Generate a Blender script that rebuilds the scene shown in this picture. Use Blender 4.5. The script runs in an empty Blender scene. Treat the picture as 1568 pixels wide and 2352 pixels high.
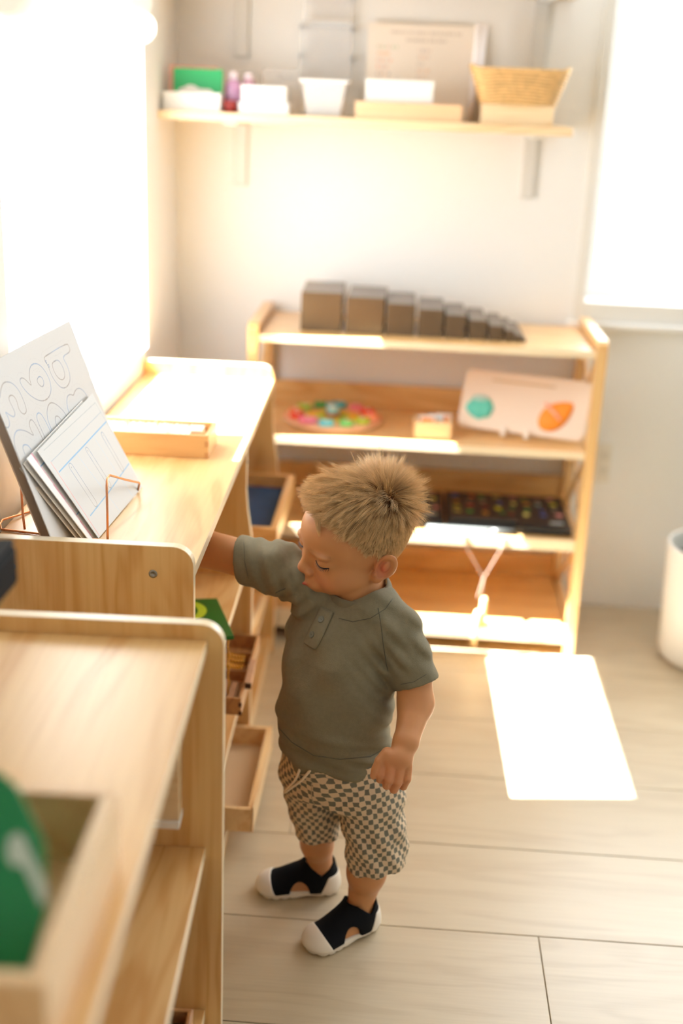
import bpy, bmesh, math, random
import numpy as np
from mathutils import Vector, Matrix

SC = bpy.context.scene
COL = SC.collection

# ------------------------------------------------------------------ camera
CAM_M = [[0.9975, -0.0573, 0.0423], [0.0588, 0.3280, -0.9428], [0.0401, 0.9429, 0.3305]]   # columns: right, up, back
cd = bpy.data.cameras.new('camera')
cam = bpy.data.objects.new('camera', cd)
COL.objects.link(cam)
_r = Vector((0.9975, 0.0588, 0.0401)).normalized()
_f = Vector((-0.0423, 0.9428, -0.3305)).normalized()
_r = (_r - _f * _r.dot(_f)).normalized()
_u = _r.cross(_f)
cam.matrix_world = Matrix(((_r.x, _u.x, -_f.x, 0), (_r.y, _u.y, -_f.y, 0), (_r.z, _u.z, -_f.z, 1.41), (0, 0, 0, 1)))
cd.sensor_fit = 'VERTICAL'
cd.sensor_height = 36.0
cd.lens = 36.0 * 2721.39 / 2352.0
cd.clip_start = 0.05
cd.dof.use_dof = True
cd.dof.focus_distance = 1.86
cd.dof.aperture_fstop = 1.5
SC.camera = cam

# ------------------------------------------------------------------ light
W = bpy.data.worlds.new('sky')
SC.world = W
W.use_nodes = True
wn = W.node_tree.nodes
wn['Background'].inputs[0].default_value = (0.955, 0.98, 1.0, 1)
wn['Background'].inputs[1].default_value = 7.0

sd = bpy.data.lights.new('sun', 'SUN')
sun = bpy.data.objects.new('sun', sd)
COL.objects.link(sun)
sun.rotation_euler = Vector((0.79, 0.095, -1.0)).to_track_quat('-Z', 'Y').to_euler()
sd.energy = 85.0
sd.color = (1.0, 0.985, 0.96)
sd.angle = math.radians(0.53)

def portal(name, loc, rot, sx, sy):
    l = bpy.data.lights.new(name, 'AREA')
    l.shape = 'RECTANGLE'; l.size = sx; l.size_y = sy
    l.cycles.is_portal = True
    o = bpy.data.objects.new(name, l); COL.objects.link(o)
    o.location = loc; o.rotation_euler = rot
PI = math.pi
portal('window_portal', (-0.76, 2.385, 1.45), (0, -PI/2, 0), 1.25, 1.02)
portal('window_portal', (1.50, 3.44, 1.60), (-PI/2, 0, 0), 2.0, 1.40)

SC.view_settings.view_transform = 'Standard'
SC.view_settings.look = 'None'
SC.view_settings.gamma = 1.0
SC.view_settings.exposure = 0.22
SC.view_settings.use_curve_mapping = False
try:
    SC.cycles.use_denoising = True
    SC.cycles.denoiser = 'OPENIMAGEDENOISE'
    SC.cycles.denoising_input_passes = 'RGB_ALBEDO_NORMAL'
    SC.cycles.max_bounces = 10
    SC.cycles.diffuse_bounces = 6
    SC.cycles.glossy_bounces = 3
    SC.cycles.transmission_bounces = 6
    SC.cycles.transparent_max_bounces = 8
    SC.cycles.sample_clamp_indirect = 6.0
    SC.cycles.caustics_reflective = False
    SC.cycles.caustics_refractive = False
    SC.cycles.use_adaptive_sampling = True
    SC.cycles.adaptive_threshold = 0.02
except Exception:
    pass

# ------------------------------------------------------------------ materials
def lin(c):
    return tuple(((x / 255.0) / 12.92 if x / 255.0 <= 0.04045 else ((x / 255.0 + 0.055) / 1.055) ** 2.4) for x in c) + (1.0,)
MATS = {}
def mat(name, rgb, rough=0.6, metal=0.0, spec=0.5, trans=0.0, alpha=1.0, sss=0.0, attr=None, bump=0.0, bump_scale=200.0, noise=0.0, noise_scale=20.0):
    if name in MATS: return MATS[name]
    m = bpy.data.materials.new(name); m.use_nodes = True
    n = m.node_tree.nodes; l = m.node_tree.links
    b = n['Principled BSDF']
    b.inputs['Base Color'].default_value = lin(rgb)
    b.inputs['Roughness'].default_value = rough
    b.inputs['Metallic'].default_value = metal
    b.inputs['Specular IOR Level'].default_value = spec
    b.inputs['Transmission Weight'].default_value = trans
    b.inputs['Alpha'].default_value = alpha
    if sss:
        b.inputs['Subsurface Weight'].default_value = sss
        b.inputs['Subsurface Radius'].default_value = (1.0, 0.35, 0.2)
        b.inputs['Subsurface Scale'].default_value = 0.008
    src = None
    if attr:
        a = n.new('ShaderNodeAttribute'); a.attribute_name = attr
        l.new(a.outputs['Color'], b.inputs['Base Color']); src = a.outputs['Color']
    if noise or bump:
        t = n.new('ShaderNodeTexCoord')
        z = n.new('ShaderNodeTexNoise'); z.inputs['Scale'].default_value = noise_scale
        z.inputs['Detail'].default_value = 4
        l.new(t.outputs['Object'], z.inputs['Vector'])
        if noise:
            mx = n.new('ShaderNodeMix'); mx.data_type = 'RGBA'; mx.blend_type = 'MULTIPLY'
            mx.inputs[0].default_value = 1.0
            if src: l.new(src, mx.inputs[6])
            else: mx.inputs[6].default_value = lin(rgb)
            mr = n.new('ShaderNodeMapRange'); mr.inputs['From Min'].default_value = 0.3; mr.inputs['From Max'].default_value = 0.7
            mr.inputs['To Min'].default_value = 1 - noise; mr.inputs['To Max'].default_value = 1.0
            l.new(z.outputs['Fac'], mr.inputs['Value'])
            l.new(mr.outputs['Result'], mx.inputs[7]); l.new(mx.outputs[2], b.inputs['Base Color'])
        if bump:
            z2 = n.new('ShaderNodeTexNoise'); z2.inputs['Scale'].default_value = bump_scale
            l.new(t.outputs['Object'], z2.inputs['Vector'])
            bp = n.new('ShaderNodeBump'); bp.inputs['Strength'].default_value = bump; bp.inputs['Distance'].default_value = 0.001
            l.new(z2.outputs['Fac'], bp.inputs['Height']); l.new(bp.outputs['Normal'], b.inputs['Normal'])
    MATS[name] = m
    return m

def wood(name, light, dark, axis='x', scale=1.0, rough=0.38, contrast=1.0, per_object=0.06):
    """long grain with cathedral figure; axis = direction of the grain"""
    if name in MATS: return MATS[name]
    m = bpy.data.materials.new(name); m.use_nodes = True
    n = m.node_tree.nodes; l = m.node_tree.links
    b = n['Principled BSDF']; b.inputs['Roughness'].default_value = rough
    b.inputs['Coat Weight'].default_value = 0.9; b.inputs['Coat Roughness'].default_value = 0.34
    t = n.new('ShaderNodeTexCoord'); oi = n.new('ShaderNodeObjectInfo')
    ad = n.new('ShaderNodeVectorMath'); ad.operation = 'ADD'
    sc = n.new('ShaderNodeVectorMath'); sc.operation = 'SCALE'; sc.inputs['Scale'].default_value = 13.0
    l.new(oi.outputs['Random'], sc.inputs[0])
    l.new(t.outputs['Object'], ad.inputs[0]); l.new(sc.outputs[0], ad.inputs[1])
    mp = n.new('ShaderNodeMapping'); l.new(ad.outputs[0], mp.inputs['Vector'])
    s = {'x': (1.2, 9, 9), 'y': (9, 1.2, 9), 'z': (9, 9, 1.2)}[axis]
    mp.inputs['Scale'].default_value = tuple(v * scale for v in s)
    nz = n.new('ShaderNodeTexNoise'); nz.inputs['Scale'].default_value = 1.0; nz.inputs['Detail'].default_value = 3; nz.inputs['Distortion'].default_value = 0.7
    l.new(mp.outputs[0], nz.inputs['Vector'])
    # rings: sine of the noise value
    mu = n.new('ShaderNodeMath'); mu.operation = 'MULTIPLY'; mu.inputs[1].default_value = 34.0
    l.new(nz.outputs['Fac'], mu.inputs[0])
    si = n.new('ShaderNodeMath'); si.operation = 'SINE'; l.new(mu.outputs[0], si.inputs[0])
    mp2 = n.new('ShaderNodeMapping'); l.new(ad.outputs[0], mp2.inputs['Vector'])
    s2 = {'x': (6, 170, 170), 'y': (170, 6, 170), 'z': (170, 170, 6)}[axis]
    mp2.inputs['Scale'].default_value = s2
    n2 = n.new('ShaderNodeTexNoise'); n2.inputs['Scale'].default_value = 1.0; n2.inputs['Detail'].default_value = 2
    l.new(mp2.outputs[0], n2.inputs['Vector'])
    r1 = n.new('ShaderNodeMapRange'); r1.inputs['From Min'].default_value = -1; r1.inputs['From Max'].default_value = 1
    r1.inputs['To Min'].default_value = 0.0; r1.inputs['To Max'].default_value = 0.80 * contrast
    l.new(si.outputs[0], r1.inputs['Value'])
    pw = n.new('ShaderNodeMath'); pw.operation = 'POWER'; pw.inputs[1].default_value = 2.6
    l.new(r1.outputs[0], pw.inputs[0])
    r2 = n.new('ShaderNodeMapRange'); r2.inputs['From Min'].default_value = 0.35; r2.inputs['From Max'].default_value = 0.7
    r2.inputs['To Min'].default_value = 0.0; r2.inputs['To Max'].default_value = 0.24 * contrast
    l.new(n2.outputs['Fac'], r2.inputs['Value'])
    sm = n.new('ShaderNodeMath'); sm.operation = 'ADD'; sm.use_clamp = True
    l.new(pw.outputs[0], sm.inputs[0]); l.new(r2.outputs[0], sm.inputs[1])
    mx = n.new('ShaderNodeMix'); mx.data_type = 'RGBA'
    mx.inputs[6].default_value = lin(light); mx.inputs[7].default_value = lin(dark)
    l.new(sm.outputs[0], mx.inputs[0])
    hs = n.new('ShaderNodeHueSaturation'); l.new(mx.outputs[2], hs.inputs['Color'])
    rv = n.new('ShaderNodeMapRange'); rv.inputs['To Min'].default_value = 1 - per_object; rv.inputs['To Max'].default_value = 1 + per_object
    l.new(oi.outputs['Random'], rv.inputs['Value']); l.new(rv.outputs[0], hs.inputs['Value'])
    l.new(hs.outputs[0], b.inputs['Base Color'])
    MATS[name] = m
    return m

PLY = ((226, 187, 126), (199, 144, 76))
ply_x = wood('plywood_grain_x', *PLY, axis='x')
ply_y = wood('plywood_grain_y', *PLY, axis='y')
ply_z = wood('plywood_grain_z', *PLY, axis='z')
ply_edge = wood('plywood_edge', (240, 222, 188), (222, 198, 156), axis='y', contrast=0.6)
pine = wood('pine', (236, 212, 172), (216, 180, 128), axis='x', scale=1.5)
beech = wood('beech', (222, 176, 116), (196, 144, 86), axis='x', scale=2.0, contrast=0.8)
darkwood = wood('walnut_box', (190, 138, 84), (146, 94, 52), axis='y', scale=2.0)
floor_m = wood('oak_laminate', (194, 180, 152), (162, 143, 114), axis='x', scale=1.1, rough=0.45, contrast=0.75, per_object=0.035)
wall_m = mat('wall_paint', (235, 236, 235), 0.85, bump=0.05, bump_scale=60)
trim_m = mat('window_trim_paint', (226, 225, 220), 0.5)
white_m = mat('white_matte', (240, 238, 233), 0.6)
paper_m = mat('paper', (240, 240, 238), 0.5)
gray_m = mat('bracket_metal', (214, 214, 210), 0.4)
copper_m = mat('copper_wire', (226, 158, 118), 0.22, metal=1.0)
steel_m = mat('steel', (150, 152, 150), 0.35, metal=1.0)
black_m = mat('black_board', (26, 24, 24), 0.45)
attr_m = mat('printed_colour', (255, 255, 255), 0.45, attr='col')
glass_m = mat('clear_acrylic', (250, 250, 250), 0.03, trans=0.0, alpha=0.18)

# ------------------------------------------------------------------ mesh helpers
def link(o, parent=None):
    COL.objects.link(o)
    if parent is not None: o.parent = parent
    return o
def mesh(name, verts, faces, m=None, parent=None, smooth=False):
    d = bpy.data.meshes.new(name)
    d.from_pydata([tuple(v) for v in verts], [], [tuple(f) for f in faces])
    d.validate(); d.update()
    if m: d.materials.append(m)
    if smooth:
        d.polygons.foreach_set('use_smooth', [True] * len(d.polygons))
    return link(bpy.data.objects.new(name, d), parent)
def bevel(o, w, seg=2):
    b = o.modifiers.new('bevel', 'BEVEL'); b.width = w; b.segments = seg; b.limit_method = 'ANGLE'; b.angle_limit = math.radians(40)
    b.harden_normals = False
    return o
BF = [(0, 3, 2, 1), (4, 5, 6, 7), (0, 1, 5, 4), (1, 2, 6, 5), (2, 3, 7, 6), (3, 0, 4, 7)]
def boxv(x0, x1, y0, y1, z0, z1):
    return [(x0, y0, z0), (x1, y0, z0), (x1, y1, z0), (x0, y1, z0), (x0, y0, z1), (x1, y0, z1), (x1, y1, z1), (x0, y1, z1)]
def box(name, x0, x1, y0, y1, z0, z1, m, parent=None, bev=0.0015):
    o = mesh(name, boxv(x0, x1, y0, y1, z0, z1), BF, m, parent)
    if bev: bevel(o, bev)
    return o
def boxes(name, lst, m, parent=None, bev=0.0):
    v = []; f = []
    for b in lst:
        k = len(v); v += boxv(*b); f += [tuple(i + k for i in q) for q in BF]
    o = mesh(name, v, f, m, parent)
    if bev: bevel(o, bev)
    return o
def prism(name, outline, axis, a, b, m, parent=None, bev=0.0, smooth=False):
    """outline of 2-D points extruded between a and b along axis"""
    n = len(outline)
    def p(q, t):
        return {'x': (t, q[0], q[1]), 'y': (q[0], t, q[1]), 'z': (q[0], q[1], t)}[axis]
    v = [p(q, a) for q in outline] + [p(q, b) for q in outline]
    f = [tuple(range(n)), tuple(range(2 * n - 1, n - 1, -1))] + [(i, i + n, (i + 1) % n + n, (i + 1) % n) for i in range(n)]
    o = mesh(name, v, f, m, parent)
    bm = bmesh.new(); bm.from_mesh(o.data); bmesh.ops.recalc_face_normals(bm, faces=bm.faces); bm.to_mesh(o.data); bm.free()
    if bev: bevel(o, bev)
    return o
def rrect(x0, x1, y0, y1, r, n=6):
    out = []
    for cx, cy, a0 in ((x1 - r, y1 - r, 0), (x0 + r, y1 - r, 90), (x0 + r, y0 + r, 180), (x1 - r, y0 + r, 270)):
        for i in range(n + 1):
            a = math.radians(a0 + 90 * i / n); out.append((cx + r * math.cos(a), cy + r * math.sin(a)))
    return out
def tube_data(pts, r, seg=8, close=False):
    pts = [Vector(p) for p in pts]; n = len(pts); v = []; f = []
    up = Vector((0, 0, 1)); prev = None
    for i, p in enumerate(pts):
        a = pts[(i - 1) % n] if (close or i > 0) else p
        c = pts[(i + 1) % n] if (close or i < n - 1) else p
        t = (c - a).normalized()
        if prev is None:
            s = t.cross(up)
            if s.length < 0.1: s = t.cross(Vector((1, 0, 0)))
        else:
            s = prev - t * prev.dot(t)
        s.normalize(); prev = s; w = t.cross(s)
        rr = r[i] if isinstance(r, (list, tuple)) else r
        for k in range(seg):
            q = 2 * PI * k / seg
            v.append(p + (s * math.cos(q) + w * math.sin(q)) * rr)
    m = n if close else n - 1
    for i in range(m):
        for k in range(seg):
            a = i * seg + k; b = i * seg + (k + 1) % seg; c = ((i + 1) % n) * seg + (k + 1) % seg; d = ((i + 1) % n) * seg + k
            f.append((a, b, c, d))
    if not close:
        f.append(tuple(range(seg - 1, -1, -1))); f.append(tuple(range((n - 1) * seg, n * seg)))
    return v, f
def tube(name, pts, r, m, parent=None, seg=8, close=False):
    v, f = tube_data(pts, r, seg, close)
    return mesh(name, v, f, m, parent, smooth=True)
def lathe(name, prof, c, m, parent=None, seg=48, smooth=True, cap=True):
    """prof: (radius, z) from the bottom outwards; c = centre"""
    v = []; f = []; n = len(prof)
    for r, z in prof:
        for k in range(seg):
            a = 2 * PI * k / seg; v.append((c[0] + r * math.cos(a), c[1] + r * math.sin(a), c[2] + z))
    for i in range(n - 1):
        for k in range(seg):
            f.append((i * seg + k, i * seg + (k + 1) % seg, (i + 1) * seg + (k + 1) % seg, (i + 1) * seg + k))
    if cap:
        f.append(tuple(range(seg - 1, -1, -1))); f.append(tuple(range((n - 1) * seg, n * seg)))
    return mesh(name, v, f, m, parent, smooth)
def empty(name, loc, rz=0.0, parent=None):
    o = bpy.data.objects.new(name, None); o.location = loc; o.rotation_euler = (0, 0, rz); o.empty_display_size = 0.05
    return link(o, parent)
def tag(o, label, cat, group=None, kind=None):
    if label: o['label'] = label
    if cat: o['category'] = cat
    if group: o['group'] = group
    if kind: o['kind'] = kind
    return o
def struct(o, label=None, cat=None):
    o['kind'] = 'structure'
    if label: o['label'] = label
    if cat: o['category'] = cat
    return o
def copy_tree(o, parent=None):
    c = o.copy(); COL.objects.link(c); c.parent = parent
    for ch in list(o.children): copy_tree(ch, c)
    return c
def open_box(name, loc, rz, w, d, h, t, m, label, cat, group=None, floor_t=None, joints=None, floor_m_=None, parent=None):
    """box without a lid: x 0..w, y 0..d, z 0..h"""
    r = empty(name, loc, rz, parent)
    if label: tag(r, label, cat, group)
    ft = floor_t or t
    box('base_board', t, w - t, t, d - t, 0.0, ft, floor_m_ or m, r, 0)
    box('side_board', 0, w, 0, t, 0, h, m, r, 0.001)
    box('side_board', 0, w, d - t, d, 0, h, m, r, 0.001)
    box('side_board', 0, t, t, d - t, 0, h, m, r, 0.001)
    box('side_board', w - t, w, t, d - t, 0, h, m, r, 0.001)
    if joints:
        k = 4; lst = []
        for i in range(k):
            if i % 2: continue
            z0 = h * i / k; z1 = h * (i + 1) / k
            lst.append((w - t, w + 0.0004, -0.0004, t * 0.2, z0, z1)); lst.append((-0.0004, t, -0.0004, t * 0.2, z0, z1))
        for q_ in lst: boxes('finger_joint', [q_], joints, r)
    return r
def grid_card(name, corners, nx, ny, colfn, m, parent=None, thick=0.0008, bend=None):
    """a thin printed card: corners P(0,0), P(1,0), P(1,1), P(0,1); colour per vertex from colfn(S,T) (S,T in 0..1)"""
    P = [np.array(c, float) for c in corners]
    S, T = np.meshgrid(np.linspace(0, 1, nx), np.linspace(0, 1, ny))
    S = S.ravel(); T = T.ravel()
    X = ((1 - S) * (1 - T))[:, None] * P[0] + (S * (1 - T))[:, None] * P[1] + (S * T)[:, None] * P[2] + ((1 - S) * T)[:, None] * P[3]
    nrm = np.cross(P[1] - P[0], P[3] - P[0]); nrm /= np.linalg.norm(nrm)
    if bend is not None: X = X + bend(S, T)[:, None] * nrm
    idx = np.arange(nx * ny).reshape(ny, nx)
    q = np.stack([idx[:-1, :-1], idx[:-1, 1:], idx[1:, 1:], idx[1:, :-1]], -1).reshape(-1, 4)
    N = len(X); B = X - nrm * thick
    rim = np.concatenate([idx[0, :], idx[1:, -1], idx[-1, ::-1][1:], idx[::-1, 0][1:-1]])
    rq = np.stack([rim, rim + N, np.roll(rim, -1) + N, np.roll(rim, -1)], -1)
    V = np.concatenate([X, B]); F = np.concatenate([q, q[:, ::-1] + N, rq])
    d = bpy.data.meshes.new(name)
    d.vertices.add(len(V)); d.vertices.foreach_set('co', V.astype(np.float32).ravel())
    d.loops.add(F.size); d.loops.foreach_set('vertex_index', F.astype(np.int32).ravel())
    d.polygons.add(len(F)); d.polygons.foreach_set('loop_start', np.arange(0, F.size, 4, dtype=np.int32))
    d.update(calc_edges=True)
    C = colfn(S, T)
    a = d.color_attributes.new('col', 'FLOAT_COLOR', 'POINT')
    full = np.ones((len(V), 4), np.float32); full[:N, :3] = C; full[N:, :3] = np.median(C, axis=0)
    a.data.foreach_set('color', full.ravel())
    d.materials.append(m)
    return link(bpy.data.objects.new(name, d), parent)
def seg_dist(x, y, pts):
    d = np.full(x.shape, 9.0)
    for (ax, ay), (bx, by) in zip(pts[:-1], pts[1:]):
        vx, vy = bx - ax, by - ay; L = vx * vx + vy * vy + 1e-12
        t = np.clip(((x - ax) * vx + (y - ay) * vy) / L, 0, 1)
        d = np.minimum(d, np.hypot(x - ax - t * vx, y - ay - t * vy))
    return d
def smooth_line(pts, it=2, closed=None):
    if closed is None: closed = pts[0] == pts[-1]
    for _ in range(it):
        out = [] if closed else [pts[0]]
        for a, b in zip(pts[:-1], pts[1:]):
            out += [(a[0] * .75 + b[0] * .25, a[1] * .75 + b[1] * .25), (a[0] * .25 + b[0] * .75, a[1] * .25 + b[1] * .75)]
        out.append(out[0] if closed else pts[-1]); pts = out
    return pts
def C3(rgb): return np.array(lin(rgb)[:3])
rnd = random.Random(4)

# ------------------------------------------------------------------ room
YW = 3.3135; XW = -0.634; ZC = 2.55
fl = struct(box('floor', XW, 3.2, -2.1, YW, -0.06, -0.0035, mat('subfloor', (150, 132, 104), 0.8), None, 0), 'light oak laminate floor of wide boards', 'floor')
row0 = 1.780; pw_ = 0.2607
for r in range(-15, 6):
    y0 = row0 + pw_ * r
    y1 = min(y0 + pw_, YW)
    if y0 >= YW: break
    if y1 < -2.1: continue
    y0 = max(y0, -2.1)
    if r == -1: js = [0.3065]
    elif r == 1: js = [-0.17]
    else: js = [XW + ((r * 0.618) % 1.0) * 1.2 + 0.1]
    xs = [XW]
    j = js[0]
    while j > XW + 1.25: j -= 1.25
    while j < 3.2:
        if j > XW + 0.05: xs.append(j)
        j += 1.25
    xs.append(3.2)
    for a, b in zip(xs[:-1], xs[1:]):
        p = mesh('plank', boxv(a + 0.0007, b - 0.0007, y0 + 0.0009, y1 - 0.0009, -0.0034, 0.0), BF, floor_m, fl)
        bevel(p, 0.0008, 1)

def wall(name, lst, label):
    return struct(boxes(name, lst, wall_m), label, 'wall')
TH = 0.14
# back wall with the right-hand window
wx0, wx1, wz0, wz1 = 0.497, 2.50, 0.905, 2.30
wall('wall_back', [(XW - TH, wx0, YW, YW + TH, -0.06, ZC), (wx1, 3.34, YW, YW + TH, -0.06, ZC), (wx0, wx1, YW, YW + TH, -0.06, wz0), (wx0, wx1, YW, YW + TH, wz1, ZC)], 'cream painted back wall behind the low shelf')
# left wall with two windows
lw = [(1.865, 2.905)]
lz0, lz1 = 0.80, 2.10
wall('wall_left', [(XW - TH, XW, 2.905, YW + TH, -0.06, ZC), (XW - TH, XW, -2.24, 1.865, -0.06, ZC),
                   (XW - TH, XW, 1.865, 2.905, -0.06, lz0), (XW - TH, XW, 1.865, 2.905, lz1, ZC)], 'cream painted left wall with the sunny window')
wall('wall_right', [(3.2, 3.34, -2.24, YW + TH, -0.06, ZC)], 'cream painted right wall outside the frame')
wall('wall_front', [(XW - TH, 3.34, -2.24, -2.1, -0.06, ZC)], 'cream painted wall behind the camera')
struct(box('ceiling', XW - TH, 3.34, -2.24, YW + TH, ZC, ZC + 0.1, wall_m, None, 0), 'white painted ceiling', 'ceiling')

# window_1: vinyl frame of the left window
def win_frame(name, axis, a0, a1, z0, z1, off, d, w, label, sill=None):
    r = struct(empty(name, (0, 0, 0)), label, 'window')
    def bx(n, p0, p1, q0, q1, m=trim_m):
        if axis == 'y': return box(n, off, off + d, p0, p1, q0, q1, m, r, 0.002)
        return box(n, p0, p1, off, off + d, q0, q1, m, r, 0.002)
    bx('window_frame', a0, a0 + w, z0, z1); bx('window_frame', a1 - w, a1, z0, z1)
    bx('window_frame', a0 + w, a1 - w, z0, z0 + w); bx('window_frame', a0 + w, a1 - w, z1 - w, z1)
    return r
w1 = win_frame('window_1', 'y', 1.865, 2.927, lz0, lz1, XW - TH + 0.01, 0.05, 0.03, 'overexposed tall window in the left wall above the long shelf')
w2 = win_frame('window_2', 'x', wx0, wx1, wz0, wz1, YW + TH - 0.06, 0.05, 0.03, 'overexposed window in the back wall beside the wall shelf')
# casing of window_2: flat grey-white band and stool
box('window_casing', wx0 - 0.030, wx0, YW - 0.012, YW, 0.851, wz1 + 0.03, trim_m, w2, 0.002)
box('window_casing', wx0, wx1 + 0.03, YW - 0.012, YW, 0.851, wz0, trim_m, w2, 0.002)
box('window_sill', wx0 - 0.045, wx1 + 0.045, YW - 0.030, YW, 0.836, 0.851, mat('sill_paint', (240, 241, 240), 0.4), w2, 0.003)

# sheer curtain added over the left window's near half to block the sun
def cloth_sheet(name, y0, y1, z0, z1, x, amp, m, n=60):
    v = []; f = []; nz = 8
    for j in range(nz):
        z = z0 + (z1 - z0) * j / (nz - 1)
        for i in range(n):
            y = y0 + (y1 - y0) * i / (n - 1)
            v.append((x + amp * math.sin(i * 0.9) * (0.6 + 0.4 * math.sin(j * 0.7)), y, z))
    for j in range(nz - 1):
        for i in range(n - 1):
            a = j * n + i; f.append((a, a + 1, a + n + 1, a + n))
    return mesh(name, v, f, m, None, True)
cm = mat('sheer_fabric', (226, 225, 222), 0.9)
nt = cm.node_tree; tr = nt.nodes.new('ShaderNodeBsdfTranslucent'); tr.inputs[0].default_value = (0.40, 0.39, 0.37, 1)
ms = nt.nodes.new('ShaderNodeMixShader'); ms.inputs[0].default_value = 0.6
nt.links.new(nt.nodes['Principled BSDF'].outputs[0], ms.inputs[1]); nt.links.new(tr.outputs[0], ms.inputs[2])
nt.links.new(ms.outputs[0], nt.nodes['Material Output'].inputs[0])
tag(cloth_sheet('window_curtain', 1.84, 2.115, 0.81, 2.06, XW - 0.022, 0.006, cm), 'white sheer curtain glowing in the near part of the left window', 'curtain')
tag(cloth_sheet('window_curtain', 2.10, 2.30, 0.81, 1.20, XW - 0.034, 0.005, cm), 'short lower sheer panel beside the curtain in the left window', 'curtain')  # extra panel, added to keep low sun off the tile box
# rolled-up fabric blind at the head of the left window
rm_ = mat('blind_white', (250, 248, 244), 0.9)
nt = rm_.node_tree; tr = nt.nodes.new('ShaderNodeBsdfTranslucent'); tr.inputs[0].default_value = (0.9, 0.88, 0.84, 1)
ms = nt.nodes.new('ShaderNodeMixShader'); ms.inputs[0].default_value = 0.5
nt.links.new(nt.nodes['Principled BSDF'].outputs[0], ms.inputs[1]); nt.links.new(tr.outputs[0], ms.inputs[2]); nt.links.new(ms.outputs[0], nt.nodes['Material Output'].inputs[0])
bl = tag(empty('roller_blind', (XW + 0.02, 2.385, 1.507)), 'white fabric blind rolled up at the top of the left window', 'blind')
pr = [(0.0, -0.005), (0.018, -0.005), (0.028, 0.003), (0.034, 0.018), (0.032, 0.035), (0.022, 0.052), (0.0, 0.06)]
def roll(z, r, y0, y1, x=0.0):
    pts = [(x, y0, z), (x, y0 + 0.01, z), (x, y1 - 0.01, z), (x, y1, z)]
    return tube('fabric_roll', pts, [r * 0.8, r, r, r * 0.8], rm_, bl, 16)
roll(0.030, 0.034, -0.52, 0.425)
roll(0.078, 0.030, -0.52, 0.420, -0.004)
box('blind_fabric', -0.016, -0.013, -0.52, 0.52, 0.06, 0.56, cm, bl, 0)
box('head_rail', -0.018, 0.03, -0.53, 0.53, 0.55, 0.58, trim_m, bl, 0.003)

# outlet cover low on the back wall
oc = tag(empty('outlet_cover', (0.601, YW, 0.445)), 'pale outlet cover on the back wall right of the shelf', 'outlet')
prism('cover_plate', rrect(-0.020, 0.020, -0.058, 0.058, 0.004), 'y', -0.005, 0.0, mat('outlet_plastic', (228, 224, 214), 0.4), oc, 0.0012)
for zz in (-0.022, 0.022): prism('socket', rrect(-0.012, 0.012, zz - 0.014, zz + 0.014, 0.008), 'y', -0.0065, -0.0045, mat('outlet_insert', (214, 209, 198), 0.4), oc)

# ------------------------------------------------------------------ wall shelves and brackets
YS0 = 3.0606
sh = tag(box('wall_shelf', XW + 0.001, 0.388, YS0, YW - 0.001, 1.3405, 1.362, pine, None, 0.002), 'long pine board shelf fixed on the back wall holding boxes', 'shelf')
sh2 = tag(box('wall_shelf', XW + 0.001, 0.388, YS0, YW - 0.001, 1.665, 1.687, pine, None, 0.002), 'upper pine board shelf above the top edge of the photo', 'shelf')
def bracket(x, ztop, label):
    r = tag(empty('shelf_bracket', (x, YW, ztop)), label, 'bracket', 'grey wall shelf brackets')
    L = 0.150
    box('wall_plate', -0.019, 0.019, -0.012, 0, -L - 0.018, 0, gray_m, r, 0.003)
    box('shelf_arm', -0.019, 0.019, -0.205, -0.012, -0.010, 0, gray_m, r, 0.003)
    for z in (): lathe('screw', [(0.0, 0), (0.004, 0.0), (0.004, 0.0015), (0.0, 0.002)], (0, 0, 0), steel_m, r, 12, cap=False).matrix_local = Matrix.Translation((0, -0.0125, z)) @ Matrix.Rotation(PI / 2, 4, 'X')
    return r
bracket(-0.461, 1.3405, 'grey metal bracket under the left end of the pine wall shelf')
bracket(0.3105, 1.3405, 'grey metal bracket under the right end of the pine wall shelf')
bracket(-0.461, 1.665, 'upper grey bracket above the green card box, cut by the frame')
bracket(0.3105, 1.665, 'upper grey bracket above the woven basket, cut by the frame')

ZS = 1.362
# --- white tray with green and pink cards
b = open_box('card_tray', (-0.626, 3.085, ZS), 0, 0.144, 0.10, 0.044, 0.005, white_m, 'white tray of coloured cards at the left end of the wall shelf', 'tray')
def card(name, loc, w, h, th, rx, rz, rgb, label, cat='card', group=None, rough=0.5):
    r = bevel(mesh(name, boxv(-w / 2, w / 2, 0, th, 0, h), BF, mat('card_%d_%d_%d' % rgb, rgb, rough)), 0.0006, 1)
    r.location = loc; r.rotation_euler = (rx, 0, rz)
    return tag(r, label, cat, group)
card('flash_card', (-0.545, 3.125, ZS + 0.008), 0.124, 0.092, 0.003, -0.06, 0.02, (30, 168, 96), 'bright green card standing in the white tray on the wall shelf')
card('flash_card', (-0.560, 3.142, ZS + 0.008), 0.120, 0.098, 0.003, -0.05, 0.03, (238, 170, 150), 'pale salmon card behind the green card on the wall shelf')
card('flash_card', (-0.548, 3.155, ZS + 0.008), 0.122, 0.093, 0.003, -0.04, -0.03, (246, 160, 40), 'orange card rearmost in the white tray on the wall shelf')
cl = prism('cloud_card', [(-0.045, 0), (0.045, 0), (0.046, 0.022), (0.036, 0.030), (0.008, 0.031), (-0.004, 0.038), (-0.018, 0.039), (-0.030, 0.033), (-0.040, 0.030), (-0.048, 0.018)], 'y', 0, 0.002, mat('cloud_white', (232, 224, 214), 0.6))
cl.location = (-0.548, 3.112, ZS + 0.022); tag(cl, 'greyish white cut-out card before the green card on the wall shelf', 'card')
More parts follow.
